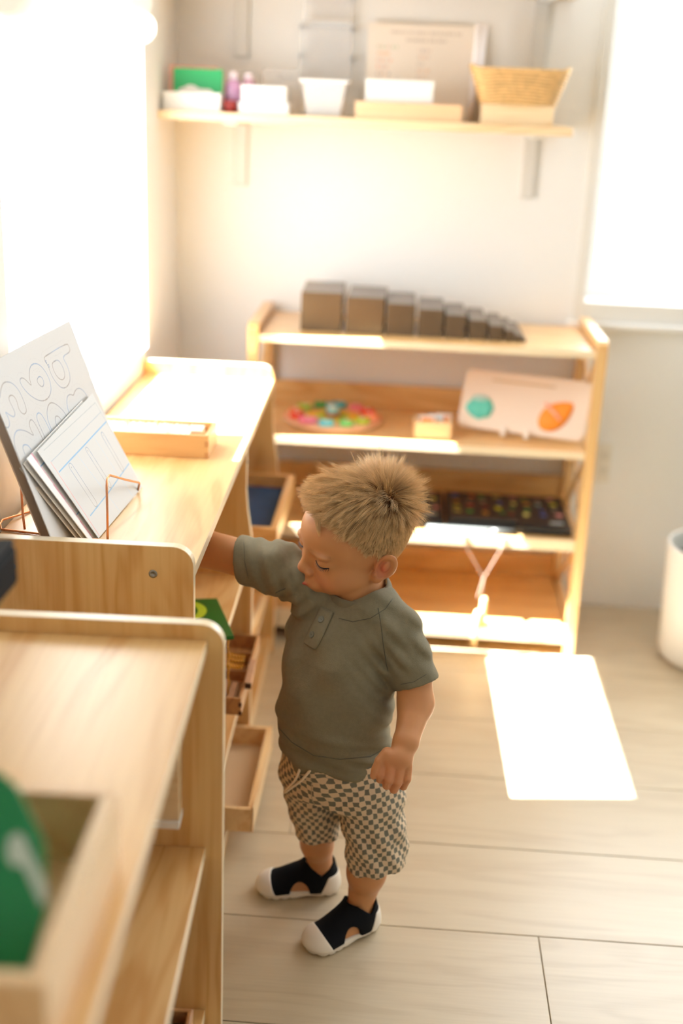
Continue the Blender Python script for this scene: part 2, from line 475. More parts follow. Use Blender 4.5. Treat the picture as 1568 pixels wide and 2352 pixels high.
# --- purple bottle and a dark red cup
bt = tag(empty('glitter_bottle', (-0.460, 3.16, ZS)), 'translucent purple bottle with white cap beside the green card tray', 'bottle')
lathe('bottle_body', [(0.0, 0), (0.020, 0), (0.022, 0.004), (0.022, 0.060), (0.017, 0.072), (0.010, 0.078), (0.0, 0.078)], (0, 0, 0), mat('purple_plastic', (196, 150, 186), 0.25), bt, 24, cap=False)
lathe('bottle_cap', [(0.0, 0.078), (0.011, 0.078), (0.011, 0.096), (0.0, 0.098)], (0, 0, 0), mat('cap_white', (240, 226, 232), 0.4), bt, 20, cap=False)
bt = tag(empty('glitter_bottle', (-0.425, 3.185, ZS)), 'mauve bottle behind the purple one, nearer the white boxes', 'bottle')
lathe('bottle_body', [(0.0, 0), (0.017, 0), (0.019, 0.004), (0.019, 0.066), (0.012, 0.080), (0.0, 0.080)], (0, 0, 0), mat('mauve_plastic', (204, 160, 186), 0.25), bt, 24, cap=False)
lathe('bottle_cap', [(0.0, 0.080), (0.012, 0.080), (0.012, 0.094), (0.0, 0.095)], (0, 0, 0), mat('cap_white', (240, 226, 232), 0.4), bt, 20, cap=False)
bt = tag(empty('paint_cup', (-0.459, 3.105, ZS)), 'small dark red cup in front of the purple bottle', 'cup')
lathe('cup_body', [(0.0, 0), (0.014, 0), (0.019, 0.028), (0.017, 0.028), (0.013, 0.006), (0.0, 0.006)], (0, 0, 0), mat('dark_red', (150, 44, 40), 0.35), bt, 20, cap=False)
lathe('cup_fill', [(0.0, 0.020), (0.0155, 0.020)], (0, 0, 0), mat('orange_red', (222, 84, 44), 0.4), bt, 20, cap=False)
# --- two white boxes stacked
def lidbox(name, x0, x1, y0, y1, z0, z1, label, rgb=(244, 242, 238)):
    r = tag(empty(name, ((x0 + x1) / 2, (y0 + y1) / 2, z0)), label, 'box')
    w = (x1 - x0) / 2; d = (y1 - y0) / 2; h = z1 - z0; m = mat('box_%d' % rgb[2], rgb, 0.55)
    box('box_body', -w + 0.001, w - 0.001, -d + 0.001, d - 0.001, 0, h * 0.72, m, r, 0.002)
    box('lid', -w, w, -d, d, h * 0.72, h, m, r, 0.002)
    return r
lidbox('white_box', -0.437, -0.311, 3.080, 3.20, ZS, ZS + 0.026, 'low wide white box, lower of two stacked on the wall shelf')
lidbox('white_box', -0.432, -0.319, 3.088, 3.19, ZS + 0.026, ZS + 0.066, 'smaller white box stacked on top of the wide white box')
g = tag(empty('clear_case', (-0.345, 3.215, ZS)), 'small clear case with grey print behind the stacked white boxes', 'case')
box('case_shell', -0.05, 0.05, 0, 0.05, 0, 0.108, glass_m, g, 0.003)
for i, (x, z) in enumerate(((-0.005, 0.09), (0.006, 0.086), (0.02, 0.09), (0.032, 0.088))):
    prism('printed_mark', rrect(x - 0.0035, x + 0.0035, z - 0.008, z + 0.008, 0.003), 'y', -0.0008, -0.0002, mat('print_grey', (186, 184, 182), 0.6), g)
# --- clear tub with a rim
tb = tag(empty('clear_tub', (-0.226, 3.135, ZS)), 'milky clear plastic tub with wide rim on the wall shelf', 'tub')
def frustum(name, w0, d0, w1, d1, z0, z1, t, m, parent):
    v = []
    for (w, d, z) in ((w0, d0, z0), (w1, d1, z1), (w1 - t, d1 - t, z1), (w0 - t, d0 - t, z0 + t)):
        v += [(-w, -d, z), (w, -d, z), (w, d, z), (-w, d, z)]
    f = [(3, 2, 1, 0)]
    for k in range(3):
        for i in range(4): f.append((k * 4 + i, k * 4 + (i + 1) % 4, k * 4 + 4 + (i + 1) % 4, k * 4 + 4 + i))
    f.append((12, 13, 14, 15))
    return bevel(mesh(name, v, f, m, parent), 0.004, 2)
frustum('tub_body', 0.042, 0.045, 0.054, 0.058, 0, 0.080, 0.002, mat('milky_plastic', (240, 238, 236), 0.3, alpha=0.42), tb)
boxes('tub_rim', [(-0.060, 0.060, -0.064, -0.054, 0.079, 0.086), (-0.060, 0.060, 0.054, 0.064, 0.079, 0.086), (-0.060, -0.052, -0.054, 0.054, 0.079, 0.086), (0.052, 0.060, -0.054, 0.054, 0.079, 0.086)], mat('tub_rim_white', (246, 245, 243), 0.35), tb, 0.002)
for i in range(7):
    s = bpy.data.meshes.new('bead'); bm = bmesh.new(); bmesh.ops.create_icosphere(bm, subdivisions=2, radius=0.011)
    bm.to_mesh(s); bm.free(); s.materials.append(mat('bead_grey', (172, 186, 196), 0.4))
    o = bpy.data.objects.new('toy_bead', s); COL.objects.link(o)
    o.location = (-0.226 + (i % 4 - 1.5) * 0.018, 3.135 + (i // 4 - 0.5) * 0.03, ZS + 0.0145)
    tag(o, 'pale grey toy bead in the bottom of the milky tub', 'bead', 'beads in the milky tub')
# --- acrylic wall pockets with bolts
for (x0, x1, z0, z1, lab) in ((-0.3055, -0.170, 1.445, 1.5800, 'clear acrylic wall pocket above the milky tub'), (-0.300, -0.172, 1.590, 1.70, 'upper clear acrylic wall pocket cut by the frame top')):
    g = tag(empty('acrylic_pocket', (0, YW, 0)), lab, 'wall pocket')
    box('acrylic_panel', x0, x1, -0.036, -0.033, z0, z1, glass_m, g, 0.001)
    box('acrylic_back', x0, x1, -0.006, -0.002, z0, z1, glass_m, g, 0.001)
    box('acrylic_edge', x0 + 0.004, x1 - 0.004, -0.033, -0.006, z0, z0 + 0.004, mat('acrylic_edge', (252, 250, 246), 0.2), g, 0.0005)
    for bx_ in (x0 + 0.002, x1 - 0.002):
        for bz in (z0 + 0.06, z1 - 0.004):
            tube('bolt', [(bx_, -0.041, bz), (bx_, 0.0, bz)], 0.004, mat('bolt_grey', (168, 178, 186), 0.3, metal=0.6), g, 10)
# --- long pine box, white box on it, poster, curled sheet, basket on a box
b = open_box('pine_tray', (-0.146, 3.070, ZS), 0, 0.262, 0.12, 0.040, 0.007, wood('pale_beech', (240, 205, 165), (224, 182, 138), axis='x'), 'long pale wooden box in the middle of the wall shelf', 'box')
r = tag(empty('white_box', (-0.040, 3.12, ZS + 0.0405)), 'plain white box standing in the long pale wooden box', 'box')
box('box_body', -0.083, 0.083, -0.035, 0.035, -0.03, 0.050, white_m, r, 0.002)
box('lid', -0.0845, 0.0845, -0.0365, 0.0365, 0.036, 0.052, white_m, r, 0.002)
# poster with lines of coloured print
PW_, PH_ = 0.285, 0.236
def poster_col(S, T):
    c = np.tile(C3((238, 232, 224)), (len(S), 1))
    x = S * PW_; y = (1 - T) * PH_
    rr = random.Random(7)
    def blk(x0, x1, y0, y1, rgb, a):
        m_ = (x > x0) & (x < x1) & (y > y0) & (y < y1); c[m_] = c[m_] * (1 - a) + C3(rgb) * a
    def line(x0, n, y0, h, cols, a):
        px_ = x0
        for i in range(n):
            w = rr.uniform(0.003, 0.0055)
            blk(px_, px_ + w, y0, y0 + h, cols[i % len(cols)], a)
            px_ += w + (0.0022 if rr.random() < 0.8 else 0.006)
    line(0.058, 26, 0.018, 0.008, [(150, 140, 136)], 0.5)
    line(0.098, 15, 0.036, 0.008, [(150, 140, 136)], 0.5)
    L = [[(140, 180, 130), (232, 180, 170), (160, 190, 140)], [(240, 170, 110)], [(238, 150, 110), (180, 170, 175), (242, 140, 90)], [(240, 140, 110), (190, 180, 180)], [(120, 120, 130), (242, 190, 150)], [(130, 134, 140), (140, 140, 144), (240, 170, 140)]]
    R_ = [[(226, 196, 186), (150, 150, 160)], [(176, 170, 174), (240, 180, 140)], [(180, 176, 178)], [(190, 180, 180), (244, 170, 110)], [(170, 166, 170), (240, 184, 150)], [(200, 190, 186), (244, 180, 110)]]
    for i in range(6):
        line(0.026, [7, 5, 6, 5, 5, 8][i], 0.055 + i * 0.0165, 0.009, L[i], 0.55)
        line(0.128, [5, 5, 3, 5, 5, 5][i], 0.061 + i * 0.0165, 0.009, R_[i], 0.45)
    return c
po = grid_card('poster', [(-0.131, 3.232, ZS), (0.158, 3.232, ZS), (0.158, 3.290, ZS + 0.232), (-0.131, 3.290, ZS + 0.232)], 240, 200, poster_col, attr_m)
tag(po, 'cream sheet with faint coloured lists leaning on the wall behind the white box', 'poster')
def curl(name, label):
    v = []; f = []; n = 20
    for j in range(2):
        for i in range(n):
            a = -0.3 + 2.2 * i / (n - 1)
            r_ = 0.050 if j else 0.034
            v.append((0.158 + 0.012 * j - r_ * (1 - math.cos(a)) * 0.5, 3.21 - 0.045 * math.sin(a), ZS + (0.232 if j else 0.0)))
    for i in range(n - 1): f.append((i, i + 1, n + i + 1, n + i))
    o = mesh(name, v, f, mat('cool_paper', (238, 236, 240), 0.5), None, True)
    s = o.modifiers.new('thickness', 'SOLIDIFY'); s.thickness = 0.001
    return tag(o, label, 'paper')
curl('curled_sheet', 'curled white plastic sheet between the poster and the basket')
b = open_box('pine_tray', (0.162, 3.075, ZS), 0, 0.176, 0.12, 0.046, 0.007, pine, 'light wooden box under the woven basket', 'box')
# woven basket
bk = tag(empty('woven_basket', (0.252, 3.135, ZS + 0.047)), 'straw coloured woven basket on the light wooden box', 'basket')
straw = mat('straw', (226, 188, 128), 0.7, noise=0.35, noise_scale=80)
H_ = 0.075; rows = 11
v = []; f = []
for k in range(rows):
    t = k / (rows - 1); w = 0.090 + 0.028 * t; d = 0.056 + 0.016 * t
    pts = []
    n = 64
    for i in range(n):
        a = 2 * PI * i / n; ca, sa = math.cos(a), math.sin(a)
        e = 0.45
        px_ = w * math.copysign(abs(ca) ** e, ca); py_ = d * math.copysign(abs(sa) ** e, sa)
        wob = 0.0015 * math.sin(i * PI / 2 + k * PI)
        pts.append((px_ * (1 + wob * 8), py_ * (1 + wob * 8), H_ * t + 0.002 * math.sin(i * 0.7) + (0.006 * abs(math.cos(a)) ** 6) * t))
    vv, ff = tube_data(pts, 0.0042, 6, True)
    k0 = len(v); v += vv; f += [tuple(q + k0 for q in x) for x in ff]
w_ = mesh('weave', v, f, straw, bk, True); w_['kind'] = 'stuff'
box('basket_floor', -0.085, 0.085, -0.052, 0.052, -0.002, 0.003, straw, bk, 0.002)
n = 64
rim = []
for i in range(n):
    a = 2 * PI * i / n; ca, sa = math.cos(a), math.sin(a)
    rim.append((0.1195 * math.copysign(abs(ca) ** 0.45, ca), 0.0735 * math.copysign(abs(sa) ** 0.45, sa), H_ + 0.004 + 0.007 * abs(ca) ** 6))
tube('rim_band', rim, 0.0045, straw, bk, 8, True)

# ------------------------------------------------------------------ long shelf unit along the left wall
def end_outline(back, front_top, front_low, ztop, r=0.030, step=True):
    o = [(back, 0.0), (front_low, 0.0)]
    if step: o += [(front_low, 0.50), (front_top + (front_low - front_top) * 0.8, 0.54), (front_top + (front_low - front_top) * 0.2, 0.60), (front_top, 0.64)]
    for i in range(9):
        a = math.radians(90 * i / 8); o.append((front_top - r + r * math.cos(a), ztop - r + r * math.sin(a)))
    o.append((back, ztop))
    return o
def edge_banding(o, axis):
    d = o.data; d.materials.append(ply_edge)
    for p in d.polygons:
        n_ = p.normal
        if (axis == 'y' and abs(n_.y) < 0.5) or (axis == 'x' and abs(n_.x) > 0.5) or (axis == 'front' and abs(n_.y) > 0.5): p.material_index = 1
    return o
def screw(parent, loc, axis='y-'):
    s = empty('screw', loc, 0, parent)
    m = Matrix.Translation(loc) @ {'y-': Matrix.Rotation(PI / 2, 4, 'X'), 'x+': Matrix.Rotation(PI / 2, 4, 'Y')}[axis]
    o = lathe('screw_head', [(0.0, -0.002), (0.0060, -0.002), (0.0063, 0.0008), (0.005, 0.0016), (0.003, 0.0017), (0.0025, 0.0004), (0.0, 0.0004)], (0, 0, 0), steel_m, None, 20, cap=False)
    bpy.data.objects.remove(s)
    o.parent = parent; o.matrix_local = m; o.name = 'screw'
    return o
Mx, My = -0.296, 2.162
SHELF_M = M = tag(empty('shelf_unit', (Mx, My, 0), 0.018), 'long pale plywood shelf unit by the left wall that the child reaches into', 'shelf unit')
yn, yd, yf = 1.603 - My, 2.300 - My, 2.870 - My
MB_ = -0.322
for (a, b_) in ((yn, yn + 0.018), (yf - 0.018, yf)):
    edge_banding(prism('end_panel', end_outline(MB_, 0.0, 0.015, 0.779), 'y', a, b_, ply_z, M, 0.0012), 'y')
dv = end_outline(MB_, -0.001, 0.014, 0.727, 0.002)
edge_banding(prism('divider_panel', dv, 'y', yd - 0.009, yd + 0.009, ply_z, M, 0.001), 'y')
edge_banding(box('top_board', MB_, 0.0, yn + 0.018, yf - 0.018, 0.727, 0.745, ply_y, M, 0.0015), 'x')
for z, fx in ((0.455, -0.004), (0.180, -0.004), (0.050, 0.006)):
    for a, b_ in ((yn + 0.018, yd - 0.009), (yd + 0.009, yf - 0.018)):
        edge_banding(box('shelf_board', MB_ + 0.004, fx, a, b_, z - 0.018, z, ply_y, M, 0.0015), 'x')
for a, b_ in ((yn + 0.018, yd - 0.009), (yd + 0.009, yf - 0.018)):
    box('kick_board', -0.012, 0.004, a, b_, 0.0, 0.032, ply_y, M, 0.001)
    box('back_board', MB_ - 0.004, MB_ + 0.004, a, b_, 0.032, 0.727, ply_y, M, 0)
def edge_strip(parent, pts_out, y, w, m):
    pass
screw(M, (-0.060, yn, 0.735)); screw(M, (-0.27, yn, 0.735)); screw(M, (-0.045, yn, 0.445))
for z in (0.700, 0.38): screw(M, (0.0, yd + 0.0, z), 'x+').scale = (0.5, 0.5, 0.5)

# ------------------------------------------------------------------ near shelf unit
Fx, Fy = -0.201, 1.345
F = tag(empty('shelf_unit', (Fx, Fy, 0), 0.036), 'nearest plywood shelf unit at lower left, a box of green cards on top', 'shelf unit')
FB = -0.385; fl_ = 1.16
for (a, b_) in ((0.0, 0.018), (-fl_, -fl_ + 0.018)):
    edge_banding(prism('end_panel', end_outline(FB, 0.0, 0.0, 0.779, step=False), 'y', a, b_, ply_z, F, 0.0012), 'y')
edge_banding(box('top_board', FB, -0.0215, -fl_ + 0.018, 0.0, 0.740, 0.758, ply_y, F, 0.0015), 'x')
for z in (0.451, 0.180, 0.050):
    edge_banding(box('shelf_board', FB + 0.004, -0.023, -fl_ + 0.018, 0.0, z - 0.018, z, ply_y, F, 0.0015), 'x')
box('back_board', FB - 0.004, FB + 0.004, -fl_ + 0.018, 0.0, 0.032, 0.740, ply_y, F, 0)
box('kick_board', -0.034, -0.020, -fl_ + 0.018, 0.0, 0.0, 0.032, ply_y, F, 0.001)
box('hanging_block', -0.30, -0.054, -0.030, 0.0, 0.510, 0.700, pine, F, 0.001)
box('white_strip', -0.30, -0.053, -0.034, 0.0, 0.4995, 0.5105, white_m, F, 0.001)

# ------------------------------------------------------------------ back shelf unit with X-braced ends
B = tag(empty('shelf_unit', (0.063, 2.9394, 0)), 'open low shelf unit with X-braced ends against the back wall', 'shelf unit')
bx0, bx1 = -0.450, 0.450; BD = 0.362
for sx0, sx1 in ((bx0, bx0 + 0.028), (bx1 - 0.028, bx1)):
    box('front_post', sx0, sx1, 0, 0.032, 0, 0.840, ply_z, B, 0.002)
    box('rear_post', sx0, sx1, BD - 0.032, BD, 0, 0.840, ply_z, B, 0.002)
    out = [(0, 0.8405), (BD, 0.8405)] + [(BD - 0.02 + 0.02 * math.cos(math.radians(a)), 0.846 + 0.020 * math.sin(math.radians(a))) for a in (0, 30, 60, 90)] + [(0.02 + 0.02 * math.cos(math.radians(a)), 0.846 + 0.020 * math.sin(math.radians(a))) for a in (90, 120, 150, 180)]
    prism('top_rail', out, 'x', sx0, sx1, ply_y, B, 0.002)
    for z in (0.822, 0.560, 0.302, 0.032):
        box('side_rail', sx0 + 0.004, sx1 - 0.004, 0.032, BD - 0.032, z, z + (0.018 if z > 0.05 else 0.060), ply_y, B, 0.001)
    xm = (sx0 + sx1) / 2
    for z0, z1 in ((0.58, 0.820), (0.322, 0.558), (0.094, 0.300)):
        for s in (0, 1):
            ya, yb = (0.034, BD - 0.034) if s == 0 else (BD - 0.034, 0.034)
            dy, dz = yb - ya, z1 - z0; L = math.hypot(dy, dz); ny, nz = -dz / L * 0.011, dy / L * 0.011
            q = [(ya + ny, z0 + nz), (ya - ny, z0 - nz), (yb - ny, z1 - nz), (yb + ny, z1 + nz)]
            q = [(min(max(a, 0.032), BD - 0.032), min(max(c, z0), z1)) for a, c in q]
            prism('cross_brace', q, 'x', xm - 0.005 - (0.003 if s else -0.003), xm + 0.005 - (0.003 if s else -0.003), ply_y, B, 0.0008)
for z in (0.838, 0.577, 0.336, 0.092):
    th = 0.018 if z > 0.1 else 0.055
    th = 0.020 if z in (0.577,) else th
    th = 0.032 if z == 0.336 else th
    edge_banding(box('shelf_board' if z < 0.8 else 'top_board', bx0 + 0.028, bx1 - 0.028, 0.004, BD - 0.006, z - th, z, ply_x, B, 0.0015), 'front')
    if z < 0.8: box('back_rail', bx0 + 0.028, bx1 - 0.028, BD - 0.020, BD - 0.006, z, z + 0.070, ply_x, B, 0.001)

# ------------------------------------------------------------------ things on the back shelf unit
# ten brown prisms in descending size
stair_m = mat('stained_brown_lacquer', (92, 76, 58), 0.26, noise=0.12, noise_scale=14)
px0 = [(-0.262, -0.157), (-0.1456, -0.048), (-0.041, 0.031), (0.0385, 0.103), (0.1087, 0.161), (0.1695, 0.2145), (0.2207, 0.2561), (0.2625, 0.2838), (0.2862, 0.3046), (0.3068, 0.3156)]
hh = [0.099, 0.092, 0.080, 0.070, 0.059, 0.049, 0.038, 0.028, 0.018, 0.009]
ords = ['largest', 'second largest', 'third largest', 'fourth', 'fifth', 'sixth', 'seventh', 'eighth', 'ninth and second smallest', 'smallest']
for i, ((a, b_), h) in enumerate(zip(px0, hh)):
    o = mesh('wooden_prism', boxv(-(b_ - a) / 2, (b_ - a) / 2, 0, 0.20, 0, h), BF, stair_m)
    bevel(o, 0.0015, 2); o.location = ((a + b_) / 2, 3.026 - 0.0015 * i, 0.8382)
    o.rotation_euler[2] = math.radians([0.8, -1.0, 0.4, -0.5, 0.2, 0.6, -0.3, 0.5, -0.5, 1.0][i])
    tag(o, '%s of ten brown lacquered prisms in a row on the back shelf' % ords[i], 'block', 'brown prisms in descending size')

# number clock puzzle
cx, cy, cz = -0.175, 3.122, 0.5775
K = tag(empty('clock_puzzle', (cx, cy, cz)), 'round wooden clock puzzle with coloured number blocks on the back shelf', 'puzzle')
lathe('clock_base', [(0.0, 0), (0.128, 0), (0.134, 0.004), (0.134, 0.010), (0.130, 0.0125), (0.0, 0.0125)], (0, 0, 0), mat('clock_wood', (240, 205, 168), 0.5), K, 64, cap=False)
lathe('orange_ring', [(0.124, 0.0126), (0.131, 0.0126)], (0, 0, 0), mat('c_orange', (244, 146, 100), 0.5), K, 64, False, cap=False)
lathe('yellow_ring', [(0.052, 0.0128), (0.074, 0.0128)], (0, 0, 0), mat('c_yellow', (250, 190, 30), 0.5), K, 64, False, cap=False)
lathe('pale_ring', [(0.045, 0.0130), (0.052, 0.0130)], (0, 0, 0), mat('c_paleyellow', (236, 214, 110), 0.5), K, 64, False, cap=False)
lathe('green_centre', [(0.0, 0.0132), (0.045, 0.0132)], (0, 0, 0), mat('c_lime', (176, 200, 60), 0.5), K, 48, False, cap=False)
cols = [('12', (40, 178, 200), 'cyan'), ('1', (238, 130, 140), 'rose'), ('2', (236, 60, 36), 'red'), ('3', (250, 146, 24), 'orange'), ('4', (196, 220, 100), 'lime'), ('5', (110, 210, 120), 'green'),
        ('6', (110, 215, 240), 'sky blue'), ('7', (248, 150, 190), 'pink'), ('8', (236, 70, 30), 'red'), ('9', (246, 140, 20), 'orange'), ('10', (160, 200, 60), 'olive green'), ('11', (20, 160, 70), 'dark green')]
shapes = {0: 30, 1: 6, 2: 8, 3: 4, 4: 24, 5: 5, 6: 30, 7: 24, 8: 8, 9: 5, 10: 24, 11: 4}
for i, (num, rgb, nm) in enumerate(cols):
    a = math.radians(90 - 30 * i - 6)
    n = shapes[i]; rx = 0.0205 if n > 4 else 0.019; ry = 0.0165 if n > 4 else 0.014
    if i == 7: rx = 0.025
    ph = PI / n if n == 4 else 0.3
    k = 1.25 if n == 4 else 1.0
    out = [(rx * k * math.cos(2 * PI * q / n + ph), ry * k * math.sin(2 * PI * q / n + ph)) for q in range(n)]
    p = prism('number_block', out, 'z', 0.0129, 0.0265, mat('c_' + nm.replace(' ', ''), rgb, 0.4), K, 0.002)
    p['label'] = nm + ' block with the number ' + num
    p.location = (0.102 * math.cos(a), 0.102 * math.sin(a), 0)
    t = bpy.data.curves.new('numeral', 'FONT'); t.body = num; t.size = 0.022; t.extrude = 0.0004; t.align_x = 'CENTER'; t.align_y = 'CENTER'
    t.materials.append(mat('numeral_white', (250, 248, 240), 0.5))
    to = bpy.data.objects.new('numeral_text', t); COL.objects.link(to); me_ = bpy.data.meshes.new_from_object(to); bpy.data.objects.remove(to)
    o = bpy.data.objects.new('numeral', me_); COL.objects.link(o); o.parent = p; o.location = (0, 0, 0.027)
lathe('hand_knob', [(0.0, 0.0133), (0.020, 0.0133), (0.021, 0.020), (0.0, 0.020)], (0, 0, 0), mat('c_brick', (206, 96, 76), 0.5), K, 32, cap=False)
lathe('centre_peg', [(0.0, 0.020), (0.017, 0.020), (0.018, 0.034), (0.0165, 0.038), (0.0, 0.038)], (0, 0, 0), mat('c_palecyan', (150, 214, 226), 0.45), K, 32, cap=False)
lathe('peg_top', [(0.0, 0.038), (0.012, 0.038), (0.011, 0.0405), (0.0, 0.041)], (0, 0, 0), mat('c_cream', (244, 232, 214), 0.5), K, 24, cap=False)
h = bevel(boxes('clock_hand', [(-0.008, 0.008, 0.0, 0.060, 0.030, 0.036)], mat('c_handblue', (120, 200, 220), 0.45), K), 0.001, 1); h.rotation_euler[2] = math.radians(14)

# small pine box of picture cards
b = open_box('card_box', (0.048, 2.985, 0.5772), 0.06, 0.094, 0.075, 0.046, 0.006, pine, 'small pale box of picture cards in the middle of the back shelf', 'box')
def pic_col(base, marks):
    def fn(S, T):
        c = np.tile(C3(base), (len(S), 1))
        for (x0, x1, y0, y1, rgb) in marks:
            m_ = (S > x0) & (S < x1) & (T > y0) & (T < y1); c[m_] = C3(rgb)
        return c
    return fn
pics = [((250, 240, 230), [(0.08, 0.92, 0.1, 0.9, (246, 150, 60)), (0.3, 0.6, 0.3, 0.6, (250, 200, 150))], 'orange picture card, leaning left'),
        ((240, 244, 244), [(0.1, 0.9, 0.1, 0.9, (180, 205, 210)), (0.4, 0.8, 0.5, 0.8, (240, 170, 120))], 'pale blue picture card, middle'),
        ((250, 244, 236), [(0.1, 0.9, 0.1, 0.9, (236, 150, 90)), (0.2, 0.5, 0.2, 0.7, (200, 215, 215))], 'mixed orange and grey picture card, rightmost')]
for i, (bc, mk, lab) in enumerate(pics):
    x0 = 0.054 + i * 0.022; y0 = 2.999 + 0.014 * i; z0 = 0.5845
    o = grid_card('picture_card', [(x0, y0, z0), (x0 + 0.040, y0 + 0.004, z0), (x0 + 0.046, y0 + 0.018, z0 + 0.047), (x0 + 0.006, y0 + 0.014, z0 + 0.050)], 16, 16, pic_col(bc, mk), attr_m)
    tag(o, lab + ', in the small pale box', 'card', 'picture cards in the small pale box')

# tilted display board with two clay shapes
bu = Vector((0.958, -0.285, 0)).normalized(); bb = Vector((0.285, 0.958, 0)).normalized()
th_ = math.radians(24); bw = bb * math.sin(th_) + Vector((0, 0, 1)) * math.cos(th_)
bn = bu.cross(bw)     # towards the room
O = Vector((0.160, 3.085, 0.592))
MB4 = Matrix(((bu.x, bw.x, bn.x, O.x), (bu.y, bw.y, bn.y, O.y), (bu.z, bw.z, bn.z, O.z), (0, 0, 0, 1)))
D = tag(empty('display_board', (0, 0, 0)), 'rounded beige board tilted on the back shelf, with a slot and two clay shapes', 'board'); D.matrix_world = MB4
board_m = mat('beige_board', (238, 222, 204), 0.5)
prism('board_panel', rrect(0, 0.336, 0.0, 0.158, 0.018, 8), 'z', -0.010, 0.0, board_m, D, 0.002)
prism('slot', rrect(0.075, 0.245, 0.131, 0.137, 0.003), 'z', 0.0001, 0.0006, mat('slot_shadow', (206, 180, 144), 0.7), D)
for x in (0.128, 0.190): box('peg_foot', x - 0.006, x + 0.006, -0.013, 0.010, -0.012, 0.014, mat('peg_white', (240, 232, 220), 0.5), D, 0.002)
# easel leg behind
q = prism('easel_leg', [(0.10, 0.10), (0.24, 0.10), (0.24, 0.02), (0.10, 0.02)], 'z', -0.016, -0.0105, board_m, D, 0.001)
clay_t = mat('teal_clay', (96, 206, 190), 0.6, bump=0.3, bump_scale=120)
sc_out = [(0.012, 0.050), (0.022, 0.037), (0.030, 0.028), (0.040, 0.024), (0.048, 0.020), (0.056, 0.018), (0.064, 0.022), (0.072, 0.026), (0.080, 0.024), (0.086, 0.034), (0.088, 0.044), (0.093, 0.050), (0.088, 0.062), (0.078, 0.076), (0.062, 0.083), (0.044, 0.082), (0.030, 0.072)]
sc = mesh('clay_body', [], [], clay_t, None)
def relief(name, outline, ribs, amp, thick, m, parent):
    """puffy clay shape on the board, ribs = function(x, y) of the surface height"""
    n = len(outline); cxx = sum(p[0] for p in outline) / n; cyy = sum(p[1] for p in outline) / n
    v = []; f = []; R_ = 10
    for k in range(R_ + 1):
        t = k / R_
        for (x, y) in outline:
            X = cxx + (x - cxx) * t; Y = cyy + (y - cyy) * t
            v.append((X, Y, thick * math.sqrt(max(0, 1 - t ** 4)) + 0.0002 + (ribs(X, Y) * amp * (1 - t ** 6))))
    for k in range(R_):
        for i in range(n): f.append((k * n + i, k * n + (i + 1) % n, (k + 1) * n + (i + 1) % n, (k + 1) * n + i))
    return mesh(name, v, f, m, parent, True)
bpy.data.objects.remove(sc)
def onboard(name, label, cat):
    e = tag(empty(name, (0, 0, 0)), label, cat); e.matrix_world = MB4; return e
T1 = onboard('clay_shell', 'teal scalloped clay shape on the left of the tilted beige board', 'clay shape')
oc_ = [(x, y + 0.006) for x, y in smooth_line(sc_out + [sc_out[0]], 2)[:-1]]
relief('clay_body', oc_, lambda x, y: math.sin((x - 0.05) * 420 / (1 + (0.09 - y) * 6)), 0.0016, 0.009, clay_t, T1)
relief('clay_cap', [(0.052 + 0.024 * math.cos(a), 0.080 + 0.010 * math.sin(a)) for a in [2 * PI * i / 24 for i in range(24)]], lambda x, y: 0, 0, 0.011, mat('pale_aqua_clay', (176, 214, 206), 0.6), T1)
T2 = onboard('clay_fish', 'orange clay shape with a pink stripe on the right of the tilted board', 'clay shape')
of_ = [(0.222, 0.018), (0.248, 0.014), (0.272, 0.026), (0.290, 0.050), (0.300, 0.082), (0.298, 0.096), (0.284, 0.100), (0.252, 0.094), (0.226, 0.078), (0.214, 0.056), (0.212, 0.036)]
of_ = smooth_line(of_ + [of_[0]], 2)[:-1]
relief('clay_body', of_, lambda x, y: math.sin((x * 0.6 + y) * 300), 0.0010, 0.010, mat('orange_clay', (250, 150, 40), 0.6, bump=0.3, bump_scale=120), T2)
tube('clay_stripe', [(0.226, 0.087, 0.010), (0.240, 0.075, 0.0115), (0.256, 0.062, 0.0115), (0.272, 0.046, 0.009)], 0.0042, mat('pink_clay', (250, 184, 160), 0.6), T2, 10)

# black cases with small coloured pictures
def case_col(S, T):
    c = np.tile(C3((44, 32, 26)), (len(S), 1)); rr = random.Random(11)
    pal = [(230, 160, 60), (210, 210, 60), (60, 150, 70), (200, 60, 50), (70, 100, 190), (220, 150, 150), (150, 190, 190), (230, 120, 50), (226, 220, 130), (190, 180, 170)]
    for j in range(4):
        for i in range(8):
            x = 0.08 + i * 0.120 + rr.uniform(-0.02, 0.02); y = 0.30 + j * 0.19 + rr.uniform(-0.03, 0.03)
            w = rr.uniform(0.018, 0.036); h_ = rr.uniform(0.03, 0.06); rgb = pal[rr.randrange(10)]
            dx = (S - x) / w; dy = (T - y) / h_
            k = rr.randrange(3)
            if k == 0: m_ = (dx ** 2 + dy ** 2) < 1
            elif k == 1: m_ = ((dx ** 2 + dy ** 2) < 1) & (np.abs(np.sin(dx * 6)) > 0.4)
            else: m_ = (np.abs(dx) < 0.8) & (np.abs(dy) < 0.8) & (np.abs(dx - dy) > 0.3)
            c[m_] = C3(rgb)
    return c
S2 = 0.3365
